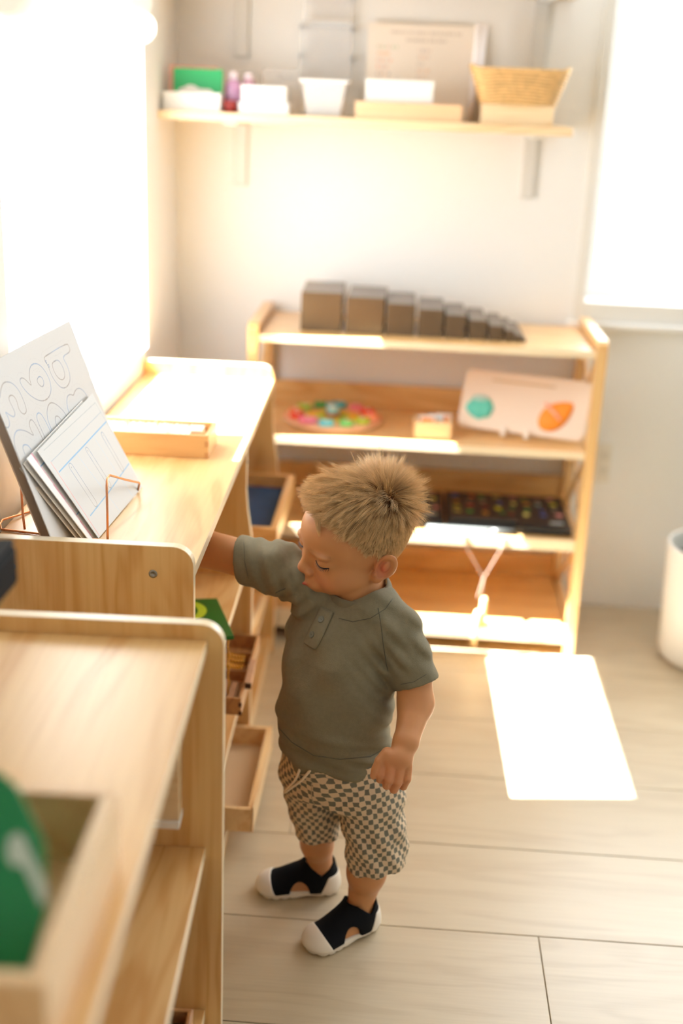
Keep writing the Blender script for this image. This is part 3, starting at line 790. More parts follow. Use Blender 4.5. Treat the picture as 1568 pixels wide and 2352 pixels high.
def case(x0, x1, y0, y1, z, h, rz, label):
    r = tag(empty('picture_case', ((x0 + x1) / 2, (y0 + y1) / 2, z), rz), label, 'case')
    w = (x1 - x0) / 2; d = (y1 - y0) / 2
    box('case_body', -w, w, -d, d, 0, h, black_m, r, 0.003)
    grid_card('printed_lid', [(-w + 0.004, -d + 0.03, h + 0.0003), (w - 0.004, -d + 0.03, h + 0.0003), (w - 0.004, d - 0.004, h + 0.0003), (-w + 0.004, d - 0.004, h + 0.0003)], 220, 140, case_col, attr_m, r, 0.0002)
    box('lid_ridge', -w + 0.01, 0.02, -d + 0.012, -d + 0.024, h, h + 0.010, mat('case_black_gloss', (60, 60, 58), 0.25), r, 0.003)
    box('clasp', w - 0.055, w - 0.02, -d + 0.032, -d + 0.044, h + 0.0006, h + 0.003, mat('clasp_grey', (170, 180, 180), 0.3), r, 0.001)
    return r
case(0.148, 0.478, 2.965, 3.235, S2, 0.022, 0.0, 'black flat case with small coloured pictures, right side of the second shelf')
case(-0.125, 0.140, 2.985, 3.225, S2, 0.022, 0.0, 'black picture case partly hidden behind the head of the child')
r = tag(empty('marker_pen', (0.215, 2.956, S2 + 0.008)), 'long grey-black marker lying along the front edge of the second shelf', 'pen')
tube('pen_barrel', [(-0.12, 0, 0), (-0.117, 0, 0), (0.10, 0, 0), (0.108, 0, 0)], [0.005, 0.0075, 0.0075, 0.004], mat('pen_grey', (92, 96, 94), 0.25), r, 16)
tube('pen_cap', [(0.04, 0, 0), (0.11, 0, 0)], 0.0082, mat('pen_cap_dark', (52, 54, 52), 0.3), r, 16)

# bead cord with wooden pegs hanging from the second shelf
N = tag(empty('peg_necklace', (0.255, 2.932, 0.32)), 'beaded cord with wooden pegs hanging below the second back shelf', 'necklace')
cord_m = mat('silver_bead', (168, 148, 130), 0.4, metal=0.3)
def beads(name, pts, r, m, parent):
    v = []; f = []
    bm = bmesh.new(); bmesh.ops.create_icosphere(bm, subdivisions=1, radius=r)
    bv = [x.co.copy() for x in bm.verts]; bf = [[q.index for q in x.verts] for x in bm.faces]; bm.free()
    for p in pts:
        k = len(v); v += [(p[0] + a.x, p[1] + a.y, p[2] + a.z) for a in bv]; f += [tuple(i + k for i in q) for q in bf]
    o = mesh(name, v, f, m, parent, True); o['kind'] = 'stuff'; return o
def lerp_pts(a, b, n): return [tuple(a[i] + (b[i] - a[i]) * t / n for i in range(3)) for t in range(n + 1)]
pts = lerp_pts((-0.060, -0.006, -0.004), (-0.005, -0.008, -0.092), 22) + lerp_pts((0.042, -0.006, -0.002), (0.0, -0.008, -0.092), 20) + lerp_pts((-0.002, -0.009, -0.095), (-0.004, -0.010, -0.155), 14) + lerp_pts((-0.003, -0.012, -0.095), (-0.014, -0.012, -0.150), 12)
beads('bead_string', pts, 0.0020, cord_m, N)
boxes('cord_loop', [(-0.062, -0.058, -0.006, 0.02, -0.006, 0.0175), (0.040, 0.044, -0.006, 0.02, -0.006, 0.0175)], cord_m, N)
peg_m = mat('peg_wood', (240, 206, 146), 0.5)
tube('wooden_peg', [(0.004, -0.012, -0.150), (0.004, -0.012, -0.156), (0.002, -0.013, -0.235), (0.001, -0.013, -0.240)], [0.004, 0.0085, 0.0085, 0.005], peg_m, N, 16)
tube('wooden_peg', [(-0.010, -0.020, -0.186), (-0.010, -0.020, -0.191), (-0.018, -0.024, -0.285), (-0.018, -0.024, -0.290)], [0.004, 0.0085, 0.0085, 0.005], peg_m, N, 16)
tube('wooden_peg', [(0.008, -0.018, -0.226), (0.012, -0.018, -0.228), (0.045, -0.012, -0.232), (0.048, -0.012, -0.232)], [0.004, 0.0075, 0.0075, 0.005], peg_m, N, 16)

# ------------------------------------------------------------------ plant pot at the right edge
PP = tag(empty('plant_pot', (0.885, 2.985, 0)), 'white cylindrical plant pot standing at the right edge by the wall', 'plant pot')
pot_m = mat('pot_ceramic', (238, 236, 230), 0.35)
lathe('pot_body', [(0.0, 0.0), (0.118, 0.0), (0.130, 0.010), (0.137, 0.030), (0.147, 0.325), (0.146, 0.329), (0.139, 0.329), (0.138, 0.325), (0.130, 0.27)], (0, 0, 0), pot_m, PP, 96, cap=False)
lathe('potting_soil', [(0.0, 0.285), (0.08, 0.283), (0.133, 0.278)], (0, 0, 0), mat('soil', (44, 34, 24), 0.95, bump=1.0, bump_scale=60), PP, 48, cap=False)
PL = tag(empty('snake_plant', (0.885, 2.985, 0.28)), 'green sword-leaved plant rising from the white pot', 'plant')
leaf_m = mat('leaf_green', (96, 132, 52), 0.4, noise=0.35, noise_scale=30)
rr = random.Random(2)
for i in range(7):
    a = 2 * PI * i / 7 + 0.5 + (0.12 if i else 0); r0 = 0.045; L = rr.uniform(0.34, 0.46); lean = rr.uniform(0.10, 0.2)
    if i == 2: a = PI + 0.15; L = 0.315; r0 = 0.095; lean = 0.02
    if i == 3: a = PI * 1.35
    ca, sa = math.cos(a), math.sin(a); v = []; f = []; nn = 14
    for j in range(nn):
        t = j / (nn - 1); w = 0.020 * (math.sin(PI * min(1, t * 0.8 + 0.18)) ** 0.8) * (1 - t ** 5) + 0.0005
        c = (ca * (r0 + lean * t * t), sa * (r0 + lean * t * t), L * t)
        tx, ty = -sa, ca
        for s, dpt in ((-1, 0.0), (0, -0.004), (1, 0.0)):
            v.append((c[0] + tx * w * s - ca * dpt, c[1] + ty * w * s - sa * dpt, c[2]))
    for j in range(nn - 1):
        for s in range(2): f.append((j * 3 + s, j * 3 + s + 1, (j + 1) * 3 + s + 1, (j + 1) * 3 + s))
    lf = mesh('leaf', v, f, leaf_m, PL, True); sm = lf.modifiers.new('thickness', 'SOLIDIFY'); sm.thickness = 0.002

# ------------------------------------------------------------------ things on the long shelf unit
ZT = 0.7455
# box with small white tiles and green dividers
bxw, bxd, bxh = 0.262, 0.104, 0.045
TB = open_box('tile_box', (-0.6185, 2.1600, ZT), 0.0, bxw, bxd, bxh, 0.0075, beech, 'open beech box with rows of small white number tiles by the window', 'box', joints=mat('joint_end_grain', (196, 146, 96), 0.6))
box('under_lid', 0.001, bxw - 0.001, 0.001, bxd - 0.001, -0.0004, 0.003, pine, TB, 0.0005)
boxes('divider_strip', [(0.0075, bxw - 0.0075, 0.0505, 0.0535, 0.0075, 0.036)], beech, TB)
tm = bpy.data.meshes.new('number_tile')
tm.from_pydata(boxv(-0.0019, 0.0019, -0.0195, 0.0195, 0, 0.032), [], BF); tm.materials.append(mat('tile_white', (246, 245, 240), 0.4))
nt_ = 0
for row, yc in enumerate((2.1600 + 0.029, 2.1600 + 0.075)):
    x = -0.608; end = (-0.392, -0.372)[row]
    while x < end:
        o = bpy.data.objects.new('number_tile', tm); COL.objects.link(o)
        o.location = (x, yc, ZT + 0.0077); o.rotation_euler = (0, -0.16 + rnd.uniform(-0.05, 0.05), 0)
        tag(o, ['small white tile in the front row of the beech box', 'small white tile in the rear row of the beech box'][row], 'tile', ['white tiles, front row of the beech box', 'white tiles, rear row of the beech box'][row])
        x += 0.0062 if rnd.random() > 0.03 else 0.009; nt_ += 1
green_d = mat('divider_green', (150, 222, 150), 0.5)
for (x, y, lab) in ((-0.5265, 2.235, 'first green divider card from the left, rear row'), (-0.507, 2.190, 'green divider card in the front row, left one'), (-0.468, 2.235, 'green divider card, broad and tilted, rear row middle'), (-0.438, 2.190, 'green divider card in the front row, right one')):
    o = prism('divider_card', [(-0.012, 0), (0.012, 0), (0.012, 0.033), (0.0, 0.044), (-0.012, 0.033)], 'x', -0.0006, 0.0006, green_d)
    o.location = (x, y, ZT + 0.0078); o.rotation_euler = (0, -0.10, 0.5 if 'broad' in lab else 0.12); tag(o, lab, 'divider')

# big letter sheet and cards in copper wire stands
def frame_map(P, u, w):
    P = np.array(P); u = np.array(u); w = np.array(w)
    return lambda s, t, k=0.0: tuple(P + u * s + w * t + np.cross(u, w) * k)
SHEET = {
'Po': [(-0.1592, 0.2685), (-0.0502, 0.2693), (-0.0442, 0.263), (-0.0467, 0.2558), (-0.0569, 0.2534), (-0.0899, 0.2535), (-0.0839, 0.2393), (-0.0847, 0.2254), (-0.0937, 0.2134), (-0.1122, 0.2076), (-0.1304, 0.2075), (-0.1457, 0.2131), (-0.1588, 0.2298), (-0.1606, 0.2438), (-0.1589, 0.2532), (-0.1648, 0.2618), (-0.1632, 0.2663), (-0.1592, 0.2685)],
'Pi': [(-0.1387, 0.2537), (-0.1112, 0.2538), (-0.1038, 0.2411), (-0.1049, 0.2287), (-0.1128, 0.2217), (-0.1268, 0.2205), (-0.1399, 0.2279), (-0.1454, 0.2403), (-0.1431, 0.2497), (-0.1387, 0.2537)],
'ao': [(-0.248, 0.2386), (-0.2466, 0.2489), (-0.2391, 0.259), (-0.2239, 0.2674), (-0.2048, 0.2674), (-0.1889, 0.261), (-0.1786, 0.249), (-0.1741, 0.2345), (-0.1793, 0.2211), (-0.191, 0.2129), (-0.2089, 0.2088), (-0.2307, 0.21), (-0.251, 0.2181), (-0.2689, 0.2307), (-0.2796, 0.2438), (-0.2827, 0.2538), (-0.2779, 0.2585), (-0.2679, 0.2579), (-0.259, 0.2518), (-0.248, 0.2386)],
'ai': [(-0.2178, 0.2446), (-0.2064, 0.2462), (-0.1985, 0.2414), (-0.1986, 0.2342), (-0.2065, 0.2294), (-0.214, 0.23), (-0.2208, 0.2358), (-0.2222, 0.2415), (-0.2178, 0.2446)],
'm': [(-0.3656, 0.25), (-0.3526, 0.2602), (-0.3385, 0.2658), (-0.3253, 0.2649), (-0.3105, 0.2598), (-0.2988, 0.2484), (-0.295, 0.2348), (-0.2955, 0.2199), (-0.2989, 0.2115), (-0.3101, 0.2089), (-0.3192, 0.2145), (-0.3217, 0.222), (-0.3179, 0.2313), (-0.3195, 0.2397), (-0.3264, 0.2443), (-0.3358, 0.2449), (-0.3415, 0.2407), (-0.3398, 0.2312), (-0.3379, 0.2205), (-0.3425, 0.216), (-0.3488, 0.2154), (-0.3571, 0.2199), (-0.3683, 0.2295), (-0.3656, 0.2199), (-0.3682, 0.2105), (-0.3764, 0.2065), (-0.3855, 0.2085), (-0.3932, 0.2173), (-0.3972, 0.2294)],
'n1': [(-0.3845, 0.1274), (-0.383, 0.1674), (-0.3811, 0.18), (-0.3736, 0.19), (-0.3603, 0.1961), (-0.3449, 0.1946), (-0.3248, 0.1862), (-0.3065, 0.1726), (-0.3101, 0.1833), (-0.3087, 0.1931), (-0.2975, 0.1981), (-0.29, 0.1938), (-0.2853, 0.181), (-0.2837, 0.1696), (-0.28, 0.13)],
'l2': [(-0.272, 0.13), (-0.2734, 0.169), (-0.2758, 0.1842), (-0.2746, 0.1954), (-0.2653, 0.1998), (-0.2555, 0.1973), (-0.2501, 0.1877), (-0.2461, 0.1708), (-0.242, 0.13)],
'n2': [(-0.239, 0.13), (-0.2394, 0.1696), (-0.2388, 0.1835), (-0.2271, 0.1957), (-0.2092, 0.2018), (-0.1932, 0.1983), (-0.1778, 0.1878), (-0.1643, 0.1722), (-0.158, 0.14)],
'm2': [(-0.152, 0.14), (-0.1503, 0.1728), (-0.1432, 0.1863), (-0.1307, 0.1943), (-0.1154, 0.1936), (-0.1052, 0.1882), (-0.0933, 0.1938), (-0.0737, 0.1947), (-0.0588, 0.188), (-0.0488, 0.1741), (-0.045, 0.14)],
'i1': [(-0.3602, 0.16), (-0.3602, 0.169), (-0.3531, 0.173), (-0.3392, 0.1684), (-0.335, 0.16)], 'i2': [(-0.2147, 0.164), (-0.2147, 0.1711), (-0.2089, 0.1779), (-0.1991, 0.1777), (-0.191, 0.1714), (-0.19, 0.164)]}
SW, SHH = 0.385, 0.300
def sheet_col(S, T):
    x = (S - 1) * SW; y = T * SHH
    c = np.tile(C3((204, 206, 207)), (len(S), 1))
    for k, p in SHEET.items():
        d = seg_dist(x, y, smooth_line(p, 2))
        a = np.clip((0.0011 - d) / 0.0006, 0, 1)[:, None] * 0.8
        mixc = (0.5 + 0.5 * np.sin(x * 60 + y * 45 + len(k)))[:, None]
        ink = C3((96, 142, 190)) * mixc + C3((130, 116, 108)) * (1 - mixc)
        c = c * (1 - a) + ink * a
        # dotted guide line inside each letter
        if len(p) > 8:
            dd = np.abs(d - 0.0085); dot = (np.sin(x * 1500) * np.sin(y * 1500) > 0.2)
            inside = d > 0.006
            a2 = (np.clip((0.0006 - dd) / 0.0004, 0, 1) * dot * inside)[:, None] * 0.22
            c = c * (1 - a2) + C3((120, 120, 130)) * a2
    for (x0, y0) in ((-0.161, 0.2600), (-0.1575, 0.2525)):
        d = np.hypot(x - x0, y - y0); a = (np.abs(d - 0.0022) < 0.0007)[:, None] * 0.7; c = c * (1 - a) + C3((80, 120, 170)) * a
    return c
fm = frame_map((-0.47, 2.0, ZT), (0.04993762, 0.99875234, 0), (-0.341217, 0.01706085, 0.93982971))
paper2 = attr_m
sheet = grid_card('letter_sheet', [fm(-SW, 0.0), fm(0, 0.0), fm(0, SHH), fm(-SW, SHH)], 420, 290, sheet_col, attr_m, None, 0.0012)
tag(sheet, 'large white laminated sheet with outlined tracing letters leaning in a wire stand', 'sheet')

P1 = (-0.4509, 1.7202, ZT); u1 = (0.041433, 0.999141, 0); w1_ = (-0.444542, 0.018435, 0.895568)
f1 = frame_map(P1, u1, w1_)
cc = [(-0.018, 0.0015), (0.2475, 0.0015), (0.236, 0.1866), (-0.066, 0.1690)]
def card1_col(S, T):
    A = np.array(cc); X = ((1 - S) * (1 - T))[:, None] * A[0] + (S * (1 - T))[:, None] * A[1] + (S * T)[:, None] * A[2] + ((1 - S) * T)[:, None] * A[3]
    x, y = X[:, 0], X[:, 1]
    c = np.tile(C3((208, 212, 214)), (len(S), 1))
    def ln(p, rgb, w, a=0.8):
        nonlocal c
        d = seg_dist(x, y, p); k = np.clip((w - d) / 0.0005, 0, 1)[:, None] * a; c = c * (1 - k) + C3(rgb) * k
    ln([(-0.032, 0.123), (0.2341, 0.1332)], (88, 168, 222), 0.0014); ln([(-0.0056, 0.0374), (0.099, 0.0412), (0.2409, 0.0499)], (96, 172, 222), 0.0012)
    ln([(-0.0441, 0.1635), (0.2281, 0.171), (0.2447, 0.0468)], (170, 182, 188), 0.0009); ln([(-0.0387, 0.143), (0.2311, 0.1521)], (160, 180, 196), 0.0009)
    ln([(-0.042, 0.1429), (-0.0105, 0.0030)], (236, 140, 140), 0.0010); ln([(0.0572, 0.1259), (0.0913, 0.0413), (0.105, 0.005)], (176, 212, 240), 0.0009, 0.6); ln([(0.1523, 0.1274), (0.1692, 0.0592), (0.185, 0.005)], (176, 212, 240), 0.0009, 0.6)
    for a_, b_, r_ in (((0.0163, 0.1149), (0.0317, 0.0473), 0.0072), ((0.1036, 0.117), (0.1177, 0.0503), 0.0062), ((0.1921, 0.1187), (0.1996, 0.0538), 0.0060)):
        d = seg_dist(x, y, [a_, b_]); k = np.clip((0.0009 - np.abs(d - r_)) / 0.0005, 0, 1)[:, None] * 0.8
        mixc = np.clip((y - 0.05) / 0.06, 0, 1)[:, None]
        c = c * (1 - k) + (C3((100, 140, 180)) * mixc + C3((150, 146, 142)) * (1 - mixc)) * k
        d2 = np.hypot(x - a_[0], y - a_[1]); k = (d2 < 0.0012)[:, None] * 0.6; c = c * (1 - k) + C3((90, 110, 130)) * k
    return c
tag(grid_card('tracing_card', [f1(*q) for q in cc], 330, 240, card1_col, attr_m), 'front tracing card with three upright strokes between blue lines', 'card')
def back_col(rgb, seed):
    rr2 = random.Random(seed)
    def fn(S, T):
        c = np.tile(C3(rgb), (len(S), 1))
        m_ = np.abs(S - 0.06 - 0.02 * T) < 0.006; c[m_] = C3((232, 170, 190))
        for t in (0.86, 0.30):
            m_ = (np.abs(T - t) < 0.007) & (S > 0.07) & (S < 0.9); c[m_] = C3((70, 150, 200))
        for t in (0.7, 0.42):
            d = np.hypot((S - 0.19) * 1.3, T - t); m_ = np.abs(d - 0.07) < 0.01; c[m_] = C3((120, 124, 130))
        return c
    return fn
for i, (ds, k, lab) in enumerate(((-0.031, -0.006, 'second tracing card showing a pink margin behind the front card'), (-0.036, -0.012, 'third card behind the two tracing cards in the wire stand'), (-0.040, -0.018, 'rearmost grey-white card of the small stack in the wire stand'))):
    q4 = [f1(q[0] + ds * (0.6 + 0.4 * (q[1] > 0.1)) + (0 if q[0] < 0.1 else -0.01), q[1] + 0.000 - (0.004 * i if q[1] > 0.1 else 0), k) for q in cc]
    tag(grid_card('tracing_card', q4, 120, 100, back_col([(238, 240, 241), (232, 230, 226), (226, 220, 212)][i], i), attr_m), lab, 'card')
# backing board between the sheet and the cards, with a dark blue half-round mark
fb = frame_map((-0.505, 1.99, ZT), (0.04993762, 0.99875234, 0), (-0.341217, 0.01706085, 0.93982971))
def board_col(S, T):
    c = np.tile(C3((226, 204, 184)), (len(S), 1))
    x = (S - 1) * 0.335; y = T * 0.23
    m_ = (np.hypot(x + 0.2800, y - 0.046) < 0.0085); c[m_] = C3((36, 60, 110))
    m_ = (np.abs(x + 0.302 + (y - 0.06) * 0.1) < 0.0007) & (y > 0.03) & (y < 0.075); c[m_] = C3((150, 130, 118))
    return c
tag(grid_card('backing_board', [fb(-0.335, 0), fb(0, 0), fb(0, 0.23), fb(-0.335, 0.23)], 420, 280, board_col, attr_m, None, 0.002), 'tan backing board with a dark blue dot behind the letter sheet', 'board')
cw = tag(empty('wire_stand', (0, 0, 0)), 'copper wire stand holding the tracing cards', 'stand')
zb = ZT + 0.0018
w_front = [(-0.436, 1.694, zb), (-0.437, 1.700, 0.790), (-0.4385, 1.706, 0.832), (-0.440, 1.716, 0.8405), (-0.441, 1.735, 0.8405), (-0.439, 1.83, 0.803), (-0.438, 1.925, 0.7675), (-0.440, 1.936, 0.762), (-0.444, 1.940, zb)]
tube('wire_loop', [tuple(p) for p in w_front], 0.0019, copper_m, cw, 12)
tube('wire_loop', [(-0.436, 1.694, zb), (-0.50, 1.70, zb), (-0.61, 1.715, zb), (-0.617, 1.73, zb + 0.004), (-0.6175, 1.742, zb + 0.006), (-0.595, 1.80, zb), (-0.56, 1.94, zb), (-0.444, 1.940, zb)], 0.0019, copper_m, cw, 12)
tube('wire_loop', [(-0.575, 1.722, zb), (-0.582, 1.737, zb + 0.02), (-0.590, 1.76, zb + 0.055), (-0.600, 1.86, zb + 0.085), (-0.585, 1.92, zb + 0.05), (-0.565, 1.93, zb)], 0.0019, copper_m, cw, 12)

# green card with a yellow-green figure, sticking out over the middle shelf
gc = tag(empty('green_board', (-0.3350, 2.062, 0.4560), 0.0), 'dark green square card with a yellow-green letter on the middle shelf', 'card')
gv = [(-0.3806, 2.1275), (-0.3353, 2.1409), (-0.2838, 1.986), (-0.400, 1.960), (-0.43, 2.11)]
prism('card_body', [(x + 0.335, y - 2.062) for x, y in [(-0.4250, 2.120), (-0.3353, 2.1409), (-0.2770, 1.9750), (-0.372, 1.944)]], 'z', 0.0, 0.008, mat('deep_green', (16, 96, 22), 0.45), gc, 0.0008)
ring = [( -0.0515 + 0.034 * math.cos(a), 0.006 + 0.040 * math.sin(a), 0.0088) for a in [math.radians(100 - 12 * i) for i in range(19)]]
def flat_band(name, pts, w, m, parent):
    v = []; f = []
    for i, p in enumerate(pts):
        a = Vector(pts[max(0, i - 1)]); b_ = Vector(pts[min(len(pts) - 1, i + 1)]); t = (b_ - a).normalized(); s = Vector((-t.y, t.x, 0)) * w
        v += [Vector(p) + s, Vector(p) - s]
    for i in range(len(pts) - 1): f.append((2 * i, 2 * i + 1, 2 * i + 3, 2 * i + 2))
    return mesh(name, v, f, m, parent)
flat_band('letter_shape', ring, 0.0085, mat('lime_felt', (176, 196, 30), 0.6), gc)

# walnut box with bead chains and wooden bars
bb_ = open_box('bead_box', (-0.4400, 2.0000, 0.2850), 0.0, 0.1750, 0.286, 0.036, 0.006, darkwood, 'brown wooden box of golden bead chains on the lower shelf', 'box', joints=mat('joint_dark', (84, 44, 22), 0.6))
boxes('partition', [(0.006, 0.169, 0.205, 0.209, 0.006, 0.032)], darkwood, bb_, 0.0005)
boxes('partition', [(0.118, 0.169, 0.125, 0.129, 0.006, 0.031)], darkwood, bb_, 0.0005)
rb_ = open_box('riser_box', (-0.4650, 2.0300, 0.1805), 0.0, 0.125, 0.245, 0.104, 0.006, darkwood, 'deeper brown box underneath the box of bead chains', 'box')
gold = mat('gold_bead', (216, 150, 20), 0.25)
rr = random.Random(5); pts = []
for k in range(16):
    y = 2.138 + k * 0.0042 + rr.uniform(-0.002, 0.002); x0 = -0.430; z = 0.285 + 0.010 + rr.random() * 0.022; sl = rr.uniform(-0.25, 0.25)
    pts += [(x0 + 0.0062 * i, min(max(y + sl * 0.0062 * i * 0.4, 2.134), 2.200), z + 0.002 * math.sin(i * 0.8)) for i in range(24)]
o = beads('bead_chain', pts, 0.0034, gold, None); tag(o, 'heap of golden bead chains in the brown box', 'beads', kind='stuff')
barm = mat('bar_wood', (196, 150, 114), 0.55, noise=0.2, noise_scale=40); bard = mat('bar_end', (70, 40, 22), 0.6)
def bar(p, q, w, label):
    P = Vector(p); Q = Vector(q); L = (Q - P).length
    r = tag(empty('wooden_bar', p), label, 'bar'); r.rotation_euler = (Q - P).to_track_quat('Y', 'Z').to_euler()
    box('bar_body', -w / 2, w / 2, 0.0008, L, -w / 2, w / 2, barm, r, 0.0006)
    box('bar_end', -w / 2 + 0.0003, w / 2 - 0.0003, 0, 0.001, -w / 2 + 0.0003, w / 2 - 0.0003, bard, r, 0)
    return r
bar((-0.258, 2.040, 0.3275), (-0.262, 2.145, 0.3275), 0.0125, 'square wooden bar lying on the rim of the bead box')
bar((-0.2905, 2.012, 0.2995), (-0.2905, 2.098, 0.2995), 0.0125, 'square wooden bar inside the brown bead box')
bar((-0.3100, 2.010, 0.2975), (-0.3100, 2.112, 0.2975), 0.012, 'darker wooden bar beside it in the brown bead box')
# golden chain hanging along the front of the unit
pts = [(-0.2965 + 0.0012 * math.sin(i), 2.030 + 0.0004 * i, 0.470 - 0.0052 * i) for i in range(3, 34)]
o = beads('bead_chain', pts, 0.0027, gold, None); tag(o, 'golden bead chain hanging down from the middle shelf', 'bead chain', kind='stuff')

# blue-lined tray in the far bay
bt_ = open_box('blue_tray', (-0.470, 2.440, 0.4555), 0.0, 0.220, 0.405, 0.050, 0.016, wood('tray_wood', (232, 184, 118), (208, 150, 84), axis='y'), 'wooden tray lined with dark blue cloth on the middle shelf, far bay', 'tray')
box('blue_cloth', 0.018, 0.202, 0.018, 0.387, 0.016, 0.020, mat('navy_cloth', (48, 78, 120), 0.9, noise=0.35, noise_scale=9, bump=0.5, bump_scale=300), bt_, 0.002)
boxes('cloth_fold', [(0.100, 0.106, 0.02, 0.385, 0.020, 0.0225)], mat('navy_fold', (44, 70, 108), 0.9), bt_, 0.001)
pg = tag(empty('wooden_rod', (-0.33, 2.52, 0.192)), 'pale wooden rod on the lower shelf of the far bay', 'rod')
tube('rod_body', [(0, 0, 0), (0.0, 0.003, 0), (0.012, 0.25, 0), (0.012, 0.253, 0)], [0.008, 0.011, 0.011, 0.008], pine, pg, 16)

# empty tray on the bottom shelf
t_ = open_box('pine_tray', (-0.420, 1.962, 0.0505), 0.0, 0.183, 0.322, 0.052, 0.009, wood('tray_pine', (238, 204, 150), (216, 166, 104), axis='y', scale=1.4), 'empty pale wooden tray on the bottom shelf', 'tray', floor_m_=mat('tray_floor', (222, 192, 150), 0.5))
prism('front_lip', [(0.0, 0.0), (0.322, 0.0), (0.322, 0.056), (0.302, 0.056), (0.27, 0.050), (0.06, 0.050), (0.02, 0.056), (0.0, 0.056)], 'x', 0.1835, 0.1865, MATS['tray_pine'], t_, 0.0006)

# ------------------------------------------------------------------ things on the near shelf unit
gbx = open_box('card_crate', (-0.470, 0.628, 0.7585), 0.03, 0.256, 0.240, 0.080, 0.013, wood('crate_wood', (234, 200, 152), (206, 160, 108), axis='y'), 'large wooden crate of green cards at lower left', 'crate')
GP = [(-0.45, 0.7662, 0.9105), (-0.2739, 0.7652, 0.9086), (-0.2463, 0.7439, 0.8732), (-0.2390, 0.7192, 0.8319), (-0.2520, 0.6815, 0.7700), (-0.45, 0.6801, 0.7690)]
cn = Vector((0, 1, -0.6)).normalized()
v = [Vector(p) for p in GP]; n = len(v)
vv = v + [p + cn * 0.004 for p in v]
gcd = mesh('green_card', vv, [tuple(range(n)), tuple(range(2 * n - 1, n - 1, -1))] + [(i, i + n, (i + 1) % n + n, (i + 1) % n) for i in range(n)], mat('card_green', (18, 132, 74), 0.45))
bm = bmesh.new(); bm.from_mesh(gcd.data); bmesh.ops.recalc_face_normals(bm, faces=bm.faces); bm.to_mesh(gcd.data); bm.free()
G = tag(empty('letter_card', (0, 0, 0)), 'green card with a white figure one standing in the large crate', 'card')
gcd.parent = G
sand = mat('sandpaper_white', (206, 220, 206), 0.9, bump=0.6, bump_scale=400)
fig = [(-0.2730, 0.7447, 0.8744), (-0.2675, 0.7470, 0.8782), (-0.2620, 0.7462, 0.8768), (-0.2590, 0.7435, 0.8725), (-0.2400, 0.7280, 0.8467), (-0.2385, 0.7225, 0.8375), (-0.2425, 0.7205, 0.8342), (-0.2600, 0.7350, 0.8583), (-0.2680, 0.7345, 0.8575), (-0.2730, 0.7380, 0.8633)]
fv = [Vector(p) - cn * 0.0006 for p in fig]
mesh('white_figure', fv, [tuple(range(len(fv)))], sand, G)
for k, (dy, lab) in enumerate(((0.018, 'second green card close behind the front one in the crate'), (0.034, 'third green card, rearmost in the large crate'))):
    o = mesh('green_card', [(x - 0.012 * (k + 1), y + dy, z - 0.006 * (k + 1)) for x, y, z in vv], [tuple(f.vertices) for f in gcd.data.polygons], mat('card_green', (18, 132, 74), 0.45))
    tag(o, lab, 'card')
kb = tag(empty('black_box', (-0.500, 1.085, 0.8835), 0.0), 'black rounded box cut off at the left edge above the near shelf', 'box')
box('box_shell', -0.10, 0.0905, -0.09, 0.115, 0.0, 0.048, mat('matte_black', (12, 13, 16), 0.75, spec=0.2), kb, 0.007)
box('box_lid', -0.098, 0.0885, -0.088, 0.113, 0.048, 0.054, mat('matte_black2', (18, 19, 22), 0.7, spec=0.25), kb, 0.004)
st = tag(box('white_stand', -0.565, -0.470, 1.00, 1.17, 0.7585, 0.883, white_m, None, 0.003), 'white block under the black box, beyond the left edge', 'stand')
db = open_box('dark_box', (-0.340, 1.075, 0.1805), 0.03, 0.118, 0.190, 0.068, 0.006, darkwood, 'small wooden box with dark lining at the bottom edge', 'box', floor_m_=black_m)
boxes('dark_lining', [(0.010, 0.108, 0.010, 0.180, 0.006, 0.050)], black_m, db, 0.001)

# ================================================================== the child: surfaces grown from smooth distance fields
def vlen(p): return np.sqrt((p * p).sum(-1))
class Prim:
    def __init__(s, kind, op='u', k=0.01, **a):
        s.kind = kind; s.op = op; s.k = k; s.a = a
        if kind == 'e':                      # ellipsoid: c, r, R (columns = local axes)
            s.c = np.array(a['c'], float); s.r = np.array(a['r'], float); s.R = np.array(a.get('R', np.eye(3)), float)
            s.bc = s.c; s.br = s.r.max()
        elif kind == 'c':                    # tapered capsule
            s.p = np.array(a['p'], float); s.q = np.array(a['q'], float); s.ra = a['ra']; s.rb = a['rb']
            s.bc = (s.p + s.q) / 2; s.br = np.linalg.norm(s.p - s.q) / 2 + max(s.ra, s.rb)
        elif kind == 'f':                    # free function with a bounding sphere
            s.bc = np.array(a['c'], float); s.br = a['R']; s.fn = a['fn']
    def d(s, P):
        if s.kind == 'e':
            q = (P - s.c) @ s.R
            a = vlen(q / s.r); b = vlen(q / (s.r * s.r))
            return a * (a - 1.0) / np.maximum(b, 1e-6)
        if s.kind == 'c':
            v = s.q - s.p; L = v @ v
            t = np.clip(((P - s.p) @ v) / L, 0, 1)
            return vlen(P - s.p - t[..., None] * v) - (s.ra + (s.rb - s.ra) * t)
        return s.fn(P)
def smin(a, b, k):
    h = np.maximum(k - np.abs(a - b), 0) / k
    return np.minimum(a, b) - h * h * k * 0.25
def smax(a, b, k): return -smin(-a, -b, k)
